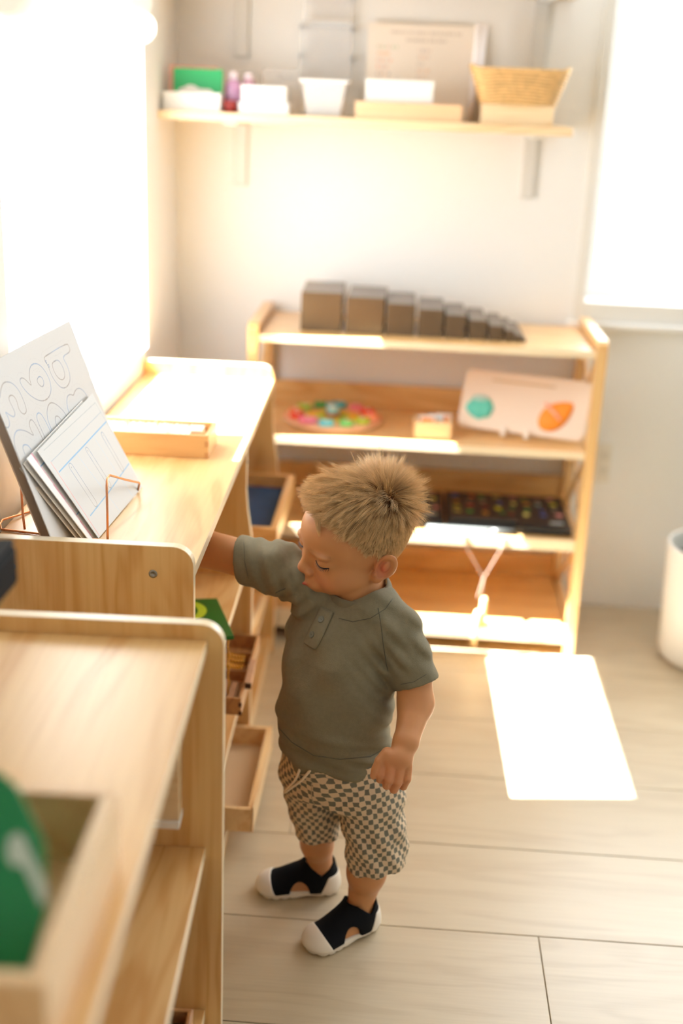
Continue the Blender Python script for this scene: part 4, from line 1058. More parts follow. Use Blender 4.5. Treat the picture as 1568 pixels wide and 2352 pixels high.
def evalp(prims, P, post=None, cull=None):
    """P (...,3)"""
    shp = P.shape[:-1]
    D = np.full(shp, 0.5)
    for pr in prims:
        if cull is not None:
            bc, br = cull
            m = np.linalg.norm(bc - pr.bc, axis=1) < pr.br + br + 0.055
            if not m.any(): continue
            d = pr.d(P[m])
            if pr.op == 'u': D[m] = smin(D[m], d, pr.k)
            elif pr.op == 's': D[m] = smax(D[m], -d, pr.k)
            else: D[m] = smax(D[m], d, pr.k)
        else:
            d = pr.d(P)
            if pr.op == 'u': D = smin(D, d, pr.k)
            elif pr.op == 's': D = smax(D, -d, pr.k)
            else: D = smax(D, d, pr.k)
    if post is not None: D = post(P, D)
    return D
def surface(prims, lo, hi, h, post=None, relax=2, slack=0.004):
    """surface nets on the blocks the surface passes through -> verts, quads"""
    lo = np.array(lo, float); hi = np.array(hi, float); nb = 8; H = nb * h
    n = np.ceil((hi - lo) / H).astype(int)
    gi = np.stack(np.meshgrid(*[np.arange(k) for k in n], indexing='ij'), -1).reshape(-1, 3)
    cen = lo + (gi + 0.5) * H
    D = evalp(prims, cen[:, None, :], post, (cen, np.full(len(cen), 0.0)))[:, 0]
    act = np.abs(D) < H * 1.35 + slack
    gi = gi[act]; cen = cen[act]
    k9 = np.arange(nb + 1); off = np.stack(np.meshgrid(k9, k9, k9, indexing='ij'), -1) * h
    V = np.empty((len(gi), nb + 1, nb + 1, nb + 1))
    step = 400
    for s in range(0, len(gi), step):
        e = slice(s, s + step)
        P = (lo + gi[e] * H)[:, None, None, None, :] + off
        V[e] = evalp(prims, P, post, (cen[e], np.full(len(cen[e]), H * 0.87)))
    inside = V < 0
    ok = inside.reshape(len(gi), -1).any(1) & ~inside.reshape(len(gi), -1).all(1)
    gi = gi[ok]; V = V[ok]; inside = inside[ok]; B = len(gi)
    cs = np.zeros((B, nb, nb, nb), int); acc = np.zeros((B, nb, nb, nb, 3)); cnt = np.zeros((B, nb, nb, nb))
    sl = lambda a, o: a[:, o[0]:o[0] + nb, o[1]:o[1] + nb, o[2]:o[2] + nb]
    for ax in range(3):
        for u in (0, 1):
            for v in (0, 1):
                o0 = [0, 0, 0]; o0[(ax + 1) % 3] = u; o0[(ax + 2) % 3] = v; o1 = list(o0); o1[ax] = 1
                a = sl(V, o0); b = sl(V, o1); m = (a < 0) != (b < 0)
                t = np.where(m, a / np.where(m, a - b, 1), 0)
                for q in range(3):
                    acc[..., q] += m * (o0[q] + (t if q == ax else 0))
                cnt += m
    has = cnt > 0
    dims = n * nb + 2
    bi, ci, cj, ck = np.nonzero(has)
    G = gi[bi] * nb + np.stack([ci, cj, ck], -1)
    pos = lo + (G + acc[has] / cnt[has][:, None]) * h
    key = (G[:, 0] * dims[1] + G[:, 1]) * dims[2] + G[:, 2]
    order = np.argsort(key); sk = key[order]
    def find(g):
        kk = (g[:, 0] * dims[1] + g[:, 1]) * dims[2] + g[:, 2]
        i = np.searchsorted(sk, kk); i = np.minimum(i, len(sk) - 1)
        return np.where(sk[i] == kk, order[i], -1)
    quads = []
    for ax in range(3):
        a = V[:, :nb, :nb, :nb]; o = [0, 0, 0]; o[ax] = 1; b = sl(V, o)
        m = (a < 0) != (b < 0)
        bi, ci, cj, ck = np.nonzero(m)
        g = gi[bi] * nb + np.stack([ci, cj, ck], -1)
        flip = (a[m] < 0)
        u = np.zeros(3, int); u[(ax + 1) % 3] = 1; w = np.zeros(3, int); w[(ax + 2) % 3] = 1
        q = np.stack([find(g), find(g - u), find(g - u - w), find(g - w)], -1)
        q = np.where(flip[:, None], q, q[:, ::-1])
        quads.append(q[(q >= 0).all(1)])
    Q = np.concatenate(quads)
    lab = np.arange(len(pos))
    for _ in range(400):
        r = lab[Q]; m = r.min(1)
        if (r == m[:, None]).all(): break
        new = lab.copy()
        for i in range(4): np.minimum.at(new, r[:, i], m)
        while True:
            n2_ = new[new]
            if (n2_ == new).all(): break
            new = n2_
        lab = new
    big = np.bincount(lab).argmax(); keep = lab == big; rm = np.cumsum(keep) - 1
    Q = rm[Q[keep[Q[:, 0]]]]; pos = pos[keep]
    # light smoothing evens the net
    for _ in range(relax):
        s = np.zeros_like(pos); c = np.zeros(len(pos))
        for i in range(4):
            a, b = Q[:, i], Q[:, (i + 1) % 4]
            for x, y in ((a, b), (b, a)):
                for q in range(3): s[:, q] += np.bincount(x, pos[y, q], len(pos))
                c += np.bincount(x, minlength=len(pos))
        pos = pos * 0.5 + 0.5 * s / np.maximum(c, 1)[:, None]
    return pos, Q
def np_mesh(name, V, F, m, parent=None, smooth=True):
    d = bpy.data.meshes.new(name)
    d.vertices.add(len(V)); d.vertices.foreach_set('co', V.astype(np.float32).ravel())
    k = F.shape[1]
    d.loops.add(F.size); d.loops.foreach_set('vertex_index', F.astype(np.int32).ravel())
    d.polygons.add(len(F)); d.polygons.foreach_set('loop_start', np.arange(0, F.size, k, dtype=np.int32))
    d.update(calc_edges=True)
    if smooth: d.polygons.foreach_set('use_smooth', np.ones(len(F), bool))
    d.materials.append(m)
    return link(bpy.data.objects.new(name, d), parent)
def set_col(o, C, name='col'):
    a = o.data.color_attributes.new(name, 'FLOAT_COLOR', 'POINT')
    full = np.ones((len(o.data.vertices), 4), np.float32); full[:, :3] = C
    a.data.foreach_set('color', full.ravel())
def grad(fn, P, e=0.0008):
    g = np.stack([fn(P + np.eye(3)[i] * e) - fn(P - np.eye(3)[i] * e) for i in range(3)], -1)
    return g / np.maximum(np.linalg.norm(g, axis=-1, keepdims=True), 1e-9)
CAMC = np.array([0, 0, 1.41]); CR, CFW, CU = np.array(_r), np.array(_f), np.array(_u)
def view_ray(px, py):
    d = CFW + CR * ((px - 784) / 2721.39) + CU * ((1176 - py) / 2721.39)
    return d
def hit(fn, px, py, t0=1.2, t1=2.2):
    """first point of a surface seen at a picture position (used to set seams and buttons ON the cloth)"""
    d = view_ray(px, py); t = t0
    for _ in range(200):
        P = CAMC + d * t; v = float(fn(P[None])[0])
        if v < 0.0003: return P
        t += max(v * 0.6, 0.0006)
        if t > t1: return None
    return None
def nrm_(v):
    v = np.array(v, float); return v / np.linalg.norm(v)
Fd = nrm_((-0.57, -0.82, 0)); Ld = nrm_((0.82, -0.57, 0)); Z3 = np.array([0, 0, 1.0])

CH = tag(empty('person', (-0.07, 1.81, 0)), 'toddler with short blond hair in a grey-green shirt and checked shorts reaching into the shelf', 'person')
CO = np.array([-0.07, 1.81, 0.0])
def cbody(name, V, F, m, parent=None, **k):
    p = parent or CH
    return np_mesh(name, V - CO, F, m, p, **k)

# ---- head frame: local x = his left, y = face direction, z = crown
_yaw, _pit, _rol = 2.0822, -0.1946, -0.2013
HC = np.array([-0.0638, 1.8403, 0.7142]); HS = 0.956
cz_, sz_ = math.cos(_yaw), math.sin(_yaw); cx_, sx_ = math.cos(_pit), math.sin(_pit); cy_, sy_ = math.cos(_rol), math.sin(_rol)
HR = np.array([[cz_, -sz_, 0], [sz_, cz_, 0], [0, 0, 1]]) @ np.array([[1, 0, 0], [0, cx_, -sx_], [0, sx_, cx_]]) @ np.array([[cy_, 0, sy_], [0, 1, 0], [-sy_, 0, cy_]])
HR = HR @ np.diag([-1.0, 1, 1])          # first local axis towards his left
def hw(*p): return HC + HR @ (np.array(p, float) * HS)
def hl(P): return ((P - HC) @ HR) / HS
def E(c, r, k=0.01, op='u', rot=None):
    R = HR if rot is None else HR @ rot
    return Prim('e', op, k * HS, c=hw(*c), r=np.array(r) * HS, R=R)
def Cc(p, q, ra, rb, k=0.01, op='u'):
    return Prim('c', op, k * HS, p=hw(*p), q=hw(*q), ra=ra * HS, rb=rb * HS)
def rotz(a): return np.array([[math.cos(a), -math.sin(a), 0], [math.sin(a), math.cos(a), 0], [0, 0, 1]])
def roty(a): return np.array([[math.cos(a), 0, math.sin(a)], [0, 1, 0], [-math.sin(a), 0, math.cos(a)]])
def rotx(a): return np.array([[1, 0, 0], [0, math.cos(a), -math.sin(a)], [0, math.sin(a), math.cos(a)]])

skin = []
head = [E((0, -0.012, 0.026), (0.0755, 0.091, 0.080), 0.01),
        E((0, 0.030, 0.034), (0.058, 0.052, 0.050), 0.03),               # forehead
        E((0, 0.030, -0.022), (0.058, 0.050, 0.050), 0.03),              # middle of the face
        E((0, 0.040, -0.060), (0.038, 0.036, 0.026), 0.03),              # jaw
        E((0, 0.072, -0.072), (0.017, 0.014, 0.013), 0.02)]              # chin
for s in (1, -1):
    head += [E((s * 0.036, 0.048, -0.034), (0.027, 0.027, 0.027), 0.022),      # cheeks
             E((s * 0.050, 0.010, -0.046), (0.020, 0.034, 0.026), 0.02),       # side of the jaw
             E((s * 0.036, 0.092, 0.009), (0.018, 0.015, 0.011), 0.014, 's'),  # eye hollow
             E((s * 0.0345, 0.0655, 0.005), (0.0165, 0.0160, 0.0125), 0.005),    # lid over the eyeball
             E((s * 0.032, 0.0735, 0.021), (0.020, 0.0105, 0.0055), 0.009)]       # brow ridge
head += [Cc((0, 0.080, 0.008), (0, 0.0935, -0.014), 0.0062, 0.0080, 0.014),    # bridge of the nose
         E((0, 0.0945, -0.0205), (0.0095, 0.0092, 0.0080), 0.008),             # tip
         E((0.0112, 0.0890, -0.0255), (0.0072, 0.0082, 0.0064), 0.005),
         E((-0.0112, 0.0890, -0.0255), (0.0072, 0.0082, 0.0064), 0.005),
         E((0.0050, 0.0920, -0.0300), (0.0028, 0.0034, 0.0022), 0.003, 's'),
         E((-0.0050, 0.0920, -0.0300), (0.0028, 0.0034, 0.0022), 0.003, 's'),
         E((0, 0.0835, -0.0500), (0.0200, 0.0150, 0.0150), 0.016),             # muzzle
         E((0, 0.0975, -0.0475), (0.0120, 0.0066, 0.0042), 0.004),             # upper lip
         E((0, 0.0950, -0.0570), (0.0108, 0.0066, 0.0048), 0.004),             # lower lip
         E((0, 0.1045, -0.0523), (0.0125, 0.0068, 0.0014), 0.002, 's'),        # line of the mouth
         E((0, 0.0985, -0.0395), (0.0022, 0.0040, 0.0050), 0.003, 's')]        # philtrum
# ears: shell, rim, hollow, lobe
for s in (1, -1):
    tilt = rotz(s * 0.62) @ rotx(0.50)
    head += [E((s * 0.0840, -0.021, -0.009), (0.0060, 0.0185, 0.0285), 0.006, 'u', tilt),
             E((s * 0.0775, -0.006, -0.031), (0.0065, 0.0095, 0.0110), 0.008, 'u', tilt),
             E((s * 0.0885, -0.0165, -0.008), (0.0078, 0.0128, 0.0212), 0.002, 's', tilt),
             E((s * 0.0860, -0.0125, -0.014), (0.0075, 0.0060, 0.0085), 0.003, 's', tilt),
             E((s * 0.0805, -0.0020, -0.0190), (0.0045, 0.0038, 0.0055), 0.003, 'u', tilt), E((s * 0.0855, -0.0200, -0.0080), (0.0036, 0.0060, 0.0120), 0.003, 'u', tilt)]
skin += head
skin += [Prim('c', 'u', 0.012, p=hw(0, -0.018, -0.050), q=(-0.046, 1.832, 0.628), ra=0.041, rb=0.042)]
skin += [Prim('c', 'u', 0.02, p=(-0.046, 1.828, 0.618), q=(-0.070, 1.815, 0.54), ra=0.040, rb=0.052),
         Prim('c', 'u', 0.03, p=(-0.070, 1.815, 0.54), q=(-0.072, 1.812, 0.34), ra=0.052, rb=0.060)]
# right arm into the shelf
RS = (-0.145, 1.850, 0.640); RE = (-0.328, 1.902, 0.664); RW = (-0.425, 1.945, 0.575)
skin += [Prim('c', 'u', 0.015, p=RS, q=(-0.235, 1.868, 0.658), ra=0.028, rb=0.0325), Prim('c', 'u', 0.008, p=(-0.235, 1.868, 0.658), q=RE, ra=0.0325, rb=0.0325),
         Prim('c', 'u', 0.012, p=RE, q=RW, ra=0.0310, rb=0.0200)]
# left arm hanging
LS = (0.006, 1.797, 0.600)
skin += [Prim('c', 'u', 0.015, p=LS, q=(0.050, 1.762, 0.520), ra=0.027, rb=0.0310), Prim('c', 'u', 0.010, p=(0.050, 1.762, 0.520), q=(0.0575, 1.745, 0.472), ra=0.0310, rb=0.0285),
         Prim('c', 'u', 0.012, p=(0.0575, 1.745, 0.472), q=(0.0455, 1.690, 0.436), ra=0.0290, rb=0.0200)]
# left hand: back towards the room, fingers curled
def chain(pts, rr, k=0.004, k0=0.008):
    out = []
    for i in range(len(pts) - 1):
        out.append(Prim('c', 'u', k0 if i == 0 else k, p=pts[i], q=pts[i + 1], ra=rr[i], rb=rr[i + 1]))
    return out
hand = [Prim('c', 'u', 0.012, p=(0.0430, 1.686, 0.431), q=(0.0365, 1.674, 0.412), ra=0.0190, rb=0.0195),
        Prim('e', 'u', 0.010, c=(0.0285, 1.6670, 0.4080), r=(0.0255, 0.0150, 0.0225), R=np.stack([nrm_((1, 0.10, -0.06)), nrm_((-0.1, 1, 0.35)), nrm_((0.06, -0.35, 1))], 1))]
FK = dict(k=0.0016, k0=0.0022)
hand += chain([(0.0085, 1.6620, 0.4050), (0.0065, 1.6545, 0.3875), (0.0060, 1.6610, 0.3765), (0.0130, 1.6720, 0.3730)], [0.0082, 0.0073, 0.0068, 0.0058], **FK)
hand += chain([(0.0225, 1.6585, 0.4045), (0.0205, 1.6495, 0.3835), (0.0170, 1.6560, 0.3690), (0.0200, 1.6680, 0.3650)], [0.0084, 0.0075, 0.0070, 0.0060], **FK)
hand += chain([(0.0370, 1.6600, 0.4020), (0.0345, 1.6505, 0.3790), (0.0290, 1.6555, 0.3625), (0.0270, 1.6670, 0.3585)], [0.0084, 0.0074, 0.0069, 0.0059], **FK)
hand += chain([(0.0495, 1.6650, 0.4010), (0.0490, 1.6575, 0.3820), (0.0440, 1.6620, 0.3650), (0.0395, 1.6700, 0.3600)], [0.0076, 0.0067, 0.0062, 0.0053], **FK)
hand += chain([(0.0150, 1.6650, 0.4220), (0.0035, 1.6600, 0.4110), (-0.0020, 1.6570, 0.3970), (-0.0050, 1.6550, 0.3855)], [0.0105, 0.0080, 0.0070, 0.0060], **FK)
skin += hand
# right hand resting in the shelf
skin += [Prim('e', 'u', 0.010, c=(-0.447, 1.955, 0.548), r=(0.020, 0.024, 0.013), R=np.stack([nrm_((0.6, -0.3, 0.75)), nrm_((0.35, 0.93, 0.1)), nrm_((-0.7, 0.2, 0.66))], 1))]
for i, (dy, L) in enumerate(((-0.018, 0.026), (-0.006, 0.030), (0.006, 0.028), (0.017, 0.022))):
    skin += chain([(-0.455, 1.958 + dy, 0.540), (-0.470, 1.962 + dy * 1.1, 0.526), (-0.476, 1.966 + dy * 1.15, 0.526 - L * 0.6)], [0.0082, 0.0076, 0.0062])
skin += chain([(-0.440, 1.936, 0.556), (-0.447, 1.922, 0.540), (-0.455, 1.918, 0.526)], [0.0095, 0.0082, 0.0066])
# legs
skin += [Prim('c', 'u', 0.02, p=(-0.100, 1.828, 0.290), q=(-0.034, 1.794, 0.290), ra=0.054, rb=0.054), Prim('c', 'u', 0.02, p=(-0.104, 1.836, 0.26), q=(-0.103, 1.843, 0.150), ra=0.042, rb=0.0330), Prim('c', 'u', 0.012, p=(-0.103, 1.843, 0.150), q=(-0.102, 1.850, 0.115), ra=0.030, rb=0.0290),
         Prim('c', 'u', 0.012, p=(-0.102, 1.850, 0.115), q=(-0.0935, 1.868, 0.052), ra=0.0285, rb=0.0205),
         Prim('c', 'u', 0.02, p=(-0.020, 1.790, 0.27), q=(-0.006, 1.765, 0.165), ra=0.048, rb=0.0360), Prim('c', 'u', 0.012, p=(-0.006, 1.765, 0.165), q=(-0.008, 1.768, 0.120), ra=0.0345, rb=0.0340),
         Prim('c', 'u', 0.012, p=(-0.008, 1.768, 0.120), q=(-0.0135, 1.778, 0.052), ra=0.0330, rb=0.0220)]
# ---- feet and shoes share a local frame (x towards the toes, y to his left, z up)
def foot_frame(c, d):
    X = nrm_((d[0], d[1], 0)); Y = np.array([-X[1], X[0], 0]); return np.array([c[0], c[1], 0.0]), np.stack([X, Y, Z3], 1)
FR_R = foot_frame((-0.133, 1.866), (-0.98, -0.17)); FR_L = foot_frame((-0.0440, 1.7450), (-0.76, -0.65))
def loc(P, fr): return (P - fr[0]) @ fr[1]
def rcone2(x, y, xa, xb, ra, rb):
    t = np.clip((x - xa) / (xb - xa), 0, 1); return np.hypot(x - (xa + (xb - xa) * t), y) - (ra + (rb - ra) * t)
def foot_sdf(q, off=0.0):
    x, y, z = q[..., 0], q[..., 1], q[..., 2]
    a = np.sqrt((np.clip(rcone2(x, y, -0.048, 0.046, 0.0, 0.0), 0, None)) ** 2 + 0)     # distance to the centre line
    t = np.clip((x + 0.048) / 0.094, 0, 1)
    rad = 0.0245 + 0.005 * t; hz = 0.033 - 0.013 * t ** 1.3
    base = (np.sqrt((a / rad) ** 2 + ((z - 0.014) / hz) ** 2) - 1) * np.minimum(rad, hz)
    ank = np.hypot(np.hypot(x + 0.034 + (z - 0.03) * 0.06, y), np.clip(z - 0.078, 0, None) + np.clip(0.02 - z, 0, None)) - 0.0245
    ins = vlen((q - np.array([-0.008, 0, 0.030])) / np.array([0.036, 0.021, 0.022])); ins = (ins - 1) * 0.021
    d = smin(smin(base, ank, 0.022), ins, 0.018)
    return d - off
for fr in (FR_R, FR_L):
    skin.append(Prim('f', 'u', 0.006, c=fr[0] + np.array([0, 0, 0.04]), R=0.10, fn=(lambda P, fr=fr: smax(foot_sdf(loc(P, fr), -0.0025), 0.010 - P[..., 2], 0.004))))
V, Q = surface(skin, (-0.52, 1.60, -0.01), (0.10, 2.02, 0.84), 0.0018, relax=1)
L3 = hl(V)
base = C3((199, 141, 94))
Cv = np.tile(base, (len(V), 1))
def blend(C, rgb, a): a = np.clip(a, 0, 1)[:, None]; return C * (1 - a) + C3(rgb) * a
def gs(p, c, r): return np.exp(-(((p - np.array(c)) / np.array(r)) ** 2).sum(-1))
near_head = vlen(L3) < 0.16
Cv = blend(Cv, (226, 150, 122), 0.50 * gs(L3, (0.036, 0.066, -0.034), (0.02, 0.03, 0.018)) + 0.50 * gs(L3, (-0.036, 0.066, -0.034), (0.02, 0.03, 0.018)))
Cv = blend(Cv, (216, 130, 108), 0.4 * gs(L3, (0, 0.102, -0.022), (0.010, 0.012, 0.009)))
Cv = blend(Cv, (176, 72, 62), 2.4 * gs(L3, (0, 0.101, -0.0482), (0.0125, 0.012, 0.0038)) + 2.4 * gs(L3, (0, 0.099, -0.0568), (0.0115, 0.012, 0.0044)))
Cv = blend(Cv, (110, 46, 44), 1.0 * gs(L3, (0, 0.100, -0.0523), (0.0120, 0.012, 0.0012)))
for s in (1, -1):
    Cv = blend(Cv, (212, 112, 92), 0.75 * gs(L3, (s * 0.084, -0.014, -0.012), (0.010, 0.013, 0.018)))
    # eyebrow and lash line as thin hair colour on the skin
    bx_ = np.abs(L3[:, 0] * s - 0.034); arch = 0.0265 - 0.10 * (L3[:, 0] * s - 0.030) ** 2 / 0.02
    Cv = blend(Cv, (150, 104, 66), 0.42 * (L3[:, 1] > 0.04) * (bx_ < 0.019) * np.exp(-((L3[:, 2] - arch) / 0.0026) ** 2))
hands = np.minimum(vlen(V - np.array([0.025, 1.66, 0.375])), vlen(V - np.array([0.02, 1.66, 0.39])))
Cv = blend(Cv, (214, 138, 108), 0.45 * np.exp(-(hands / 0.03) ** 2))
hairline = ((L3[:, 2] > 0.055) & near_head)
# scalp region function: >0 inside the haired area
def scalp(p):
    x, y, z = np.abs(p[..., 0]), p[..., 1], p[..., 2]
    front = 0.090 - 0.25 * np.clip(x - 0.035, 0, None) * 2.2              # height of the hairline on the brow
    lim = np.where(y > 0.045, front, 0)
    side = np.interp(y, [-0.11, -0.06, -0.030, -0.010, 0.008, 0.025, 0.045, 0.07, 0.12], [-0.045, -0.048, -0.036, 0.024, 0.026, 0.050, 0.073, 0.088, 0.090])
    return z - side
sc_ = np.where(np.abs(L3[:, 0]) > 0.0765 - 0.5 * np.clip(-0.03 - L3[:, 2], 0, 1), -1, scalp(L3)) * near_head - (1 - near_head)
Cv = blend(Cv, (186, 140, 100), np.where(sc_ > 0, 0.8 * np.clip(sc_ / 0.008, 0, 1), 0))
skin_m = mat('skin', (230, 180, 150), 0.45, sss=0.12, attr='col')
body = cbody('body', V, Q, skin_m)
set_col(body, Cv)
body['label'] = 'fair skin of face, arms and legs'
skinV = V; skinL = L3

# eyes: dark lash lines under lowered lids
lash_m = mat('eyelash', (46, 30, 22), 0.6)
for s in (1, -1):
    pts = []
    for i in range(15):
        t = i / 14 * 2 - 1
        x = 0.0362 + 0.0145 * t; z = 0.0000 + 0.0024 * t * t - 0.0012 * t
        P = hw(s * x, 0.14, z); d = HR[:, 1] * -1.0
        for _ in range(120):
            v = float(evalp(head, P[None])[0])
            if v < 0.0002: break
            P = P + d * max(v * 0.7, 0.0003)
        pts.append(P - CO)
    tube('lash_line', pts, [0.0006] + [0.0013] * 13 + [0.0007], lash_m, CH, 6)
    v = []; f = []
    for i in range(2, 15):
        p = pts[i]; t = i / 14 * 2 - 1
        dirv = nrm_(HR @ np.array([s * (0.25 + 0.5 * t), 0.9, -0.55])) * (0.0060 + 0.0022 * t)
        side = HR @ np.array([0.0009, 0, 0]); k = len(v)
        v += [p - side, p + side, p + dirv]; f.append((k, k + 1, k + 2))
    mesh('eyelashes', v, f, lash_m, CH)

# ---- hair: strands combed away from the whorl
rs = np.random.RandomState(3)
n_h = 60000
tri_ok = (sc_ > 0.0) & near_head
cand = np.nonzero(tri_ok)[0]
idx = cand[rs.randint(0, len(cand), n_h)]
R0 = skinL[idx] + rs.normal(0, 0.0007, (n_h, 3))
edge = np.clip(scalp(R0) / 0.03, 0, 1)
ec = np.array([0, -0.012, 0.026]); er = np.array([0.0755, 0.091, 0.080])
nn = (R0 - ec) / er ** 2; nn /= vlen(nn)[:, None]
whorl = np.array([0.020, -0.058, 0.078]); wn_ = (whorl - ec) / er ** 2; wn_ /= np.linalg.norm(wn_)
d = R0 - whorl; d -= (d * nn).sum(-1)[:, None] * nn; dl = vlen(d)[:, None]; d /= np.maximum(dl, 1e-5)
swirl = np.cross(nn, d)
sw = np.exp(-(dl / 0.030) ** 2) * 0.7
t0 = d * (1 - 0.3 * sw) + swirl * sw
# on the crown in front the hair is swept forwards and to his right, at the back it stands out
frontness = np.clip((R0[:, 1] + 0.03) / 0.09, 0, 1) * np.clip((R0[:, 2] - 0.03) / 0.04, 0, 1)
t0 = t0 + frontness[:, None] * np.array([0.25, 0.75, 0.0])
backness = np.clip((-0.045 - R0[:, 1]) / 0.04, 0, 1) * np.clip((R0[:, 2] - 0.01) / 0.05, 0, 1)
topr = np.clip((R0[:, 2] - 0.05) / 0.04, 0, 1)
rside = np.clip(-R0[:, 0] / 0.05, 0, 1)
lift = 0.14 + 0.50 * topr + 0.62 * backness + 0.30 * rside * topr + 0.12 * frontness + 0.10 * np.exp(-(dl[:, 0] / 0.03) ** 2)
t0 /= vlen(t0)[:, None]
# clumps
ck = rs.randint(0, 5200, n_h)
cpos = R0[rs.randint(0, n_h, 5200)]
from mathutils import kdtree
kd = kdtree.KDTree(5200)
for i, c in enumerate(cpos): kd.insert(c, i)
kd.balance()
cid = np.array([kd.find(tuple(p))[1] for p in R0])
cdir = rs.normal(0, 0.13, (5200, 3)); clen = rs.uniform(0.75, 1.15, 5200)
t0 = t0 + cdir[cid] + rs.normal(0, 0.06, (n_h, 3))
L_ = (0.019 + 0.037 * topr - 0.002 * frontness + 0.022 * backness) * (1 - 0.45 * np.clip((R0[:, 1] - 0.01) / 0.04, 0, 1) * (1 - topr * 0.5)) * (0.55 + 0.45 * edge) * clen[cid] * rs.uniform(0.75, 1.1, n_h)
L_ *= np.where(R0[:, 2] < -0.01, 0.62, 1.0)
NP = 7
PT = np.zeros((n_h, NP, 3)); PT[:, 0] = R0 - nn * 0.001
dirv = t0 * (1 - lift[:, None] * 0.4) + nn * lift[:, None] * 1.25; dirv /= vlen(dirv)[:, None]
cur = R0.copy()
for i in range(1, NP):
    q = (cur - ec) / er; rad = vlen(q)[:, None]; n2 = (cur - ec) / er ** 2; n2 /= vlen(n2)[:, None]
    # bend back to the skull and down
    dirv = dirv - n2 * (0.20 - 0.10 * backness[:, None] - 0.06 * topr[:, None]) + np.array([0, 0, -0.07]) * ((1 - backness) * (1 - frontness))[:, None] + np.where(frontness[:, None] > 0.6, np.array([-0.10, 0.02, 0.02]), 0)
    dirv += (cdir[cid] * 0.12)
    dirv /= vlen(dirv)[:, None]
    cur = cur + dirv * (L_ / (NP - 1))[:, None]
    q = (cur - ec) / (er + 0.0015); r_ = vlen(q)[:, None]
    lim = 1.0 + 0.012 * i
    cur = np.where(r_ < lim, ec + (cur - ec) * lim / r_, cur)
    PT[:, i] = cur
tip = cur.copy()
# strands of one clump draw together at their tips
cs_ = np.zeros((5200, NP, 3)); cnt_ = np.bincount(cid, minlength=5200)
for i in range(NP):
    for a in range(3): cs_[:, i, a] = np.bincount(cid, PT[:, i, a], 5200) / np.maximum(cnt_, 1)
for i in range(1, NP):
    w = 0.40 * (i / (NP - 1)) ** 1.3
    PT[:, i] = PT[:, i] * (1 - w) + cs_[cid, i] * w
hfn = lambda P: evalp(head, P)
pts_ = [hit(hfn, 733 + 3 * math.sin(t * 2), 1168 + 62 * t) for t in np.linspace(0, 1, NP)]
if all(p is not None for p in pts_):
    base_l = hl(np.array(pts_)); nl = 420
    off_ = rs.normal(0, 1, (nl, 3)) * np.array([0.0045, 0.003, 0.0035]); lenk = rs.uniform(0.6, 1.05, nl)
    LK = np.zeros((nl, NP, 3))
    for i in range(NP):
        t = i / (NP - 1) * lenk; bx2 = np.stack([np.interp(t, np.linspace(0, 1, NP), base_l[:, a]) for a in range(3)], 1)
        n3 = (bx2 - ec) / er ** 2; n3 /= vlen(n3)[:, None]
        LK[:, i] = bx2 + off_ * (1 - 0.75 * t[:, None]) + n3 * (0.003 + 0.004 * np.sin(t * 2.6))[:, None]
    PT = np.concatenate([PT, LK]); n_h += nl
WP = (PT.reshape(-1, 3) * HS) @ HR.T + HC - CO
hc_ = bpy.data.hair_curves.new('hair'); hc_.add_curves([NP] * n_h)
hc_.points.foreach_set('position', WP.astype(np.float32).ravel())
rad = np.tile(np.linspace(0.00015, 0.00004, NP), n_h)
hc_.points.foreach_set('radius', rad.astype(np.float32))
hm = bpy.data.materials.new('blond_hair'); hm.use_nodes = True
n = hm.node_tree.nodes; l = hm.node_tree.links; pb = n['Principled BSDF']; pb.inputs['Roughness'].default_value = 0.42; pb.inputs['Specular IOR Level'].default_value = 0.45
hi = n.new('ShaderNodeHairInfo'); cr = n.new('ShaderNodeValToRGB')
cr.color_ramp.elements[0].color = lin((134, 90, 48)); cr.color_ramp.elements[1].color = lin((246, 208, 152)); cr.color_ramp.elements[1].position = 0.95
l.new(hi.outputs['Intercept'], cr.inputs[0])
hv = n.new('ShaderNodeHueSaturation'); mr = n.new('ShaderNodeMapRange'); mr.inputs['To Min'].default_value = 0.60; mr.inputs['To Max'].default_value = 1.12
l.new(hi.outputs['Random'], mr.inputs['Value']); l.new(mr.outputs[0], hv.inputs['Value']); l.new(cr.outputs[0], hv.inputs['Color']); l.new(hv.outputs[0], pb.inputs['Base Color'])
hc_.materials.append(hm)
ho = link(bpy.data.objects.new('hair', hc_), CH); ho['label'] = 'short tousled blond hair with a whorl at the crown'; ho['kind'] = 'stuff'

# ---- cloth helpers
def loft(cx_pts, a_pts, b_pts, z_pts):
    """stacked ellipses: centre (x,y), half widths along Ld and Fd by height"""
    zp = np.array(z_pts)
    cxs = np.array([c[0] for c in cx_pts]); cys = np.array([c[1] for c in cx_pts])
    def fn(P):
        z = P[..., 2]; zc = np.clip(z, zp[0], zp[-1])
        x = P[..., 0] - np.interp(zc, zp, cxs); y = P[..., 1] - np.interp(zc, zp, cys)
        a = np.interp(zc, zp, a_pts); b = np.interp(zc, zp, b_pts)
        u = x * Ld[0] + y * Ld[1]; v = x * Fd[0] + y * Fd[1]
        r = np.sqrt((u / a) ** 2 + (v / b) ** 2)
        dd = (r - 1) * np.minimum(a, b)
        over = np.clip(z - zp[-1], 0, None); under = np.clip(zp[0] - z, 0, None)
        return np.where(over + under > 0, np.hypot(np.maximum(dd, 0), over + under), dd)
    return fn
def fold(P, n, ph, k): return np.sin((P @ np.array(n)) * k + ph)

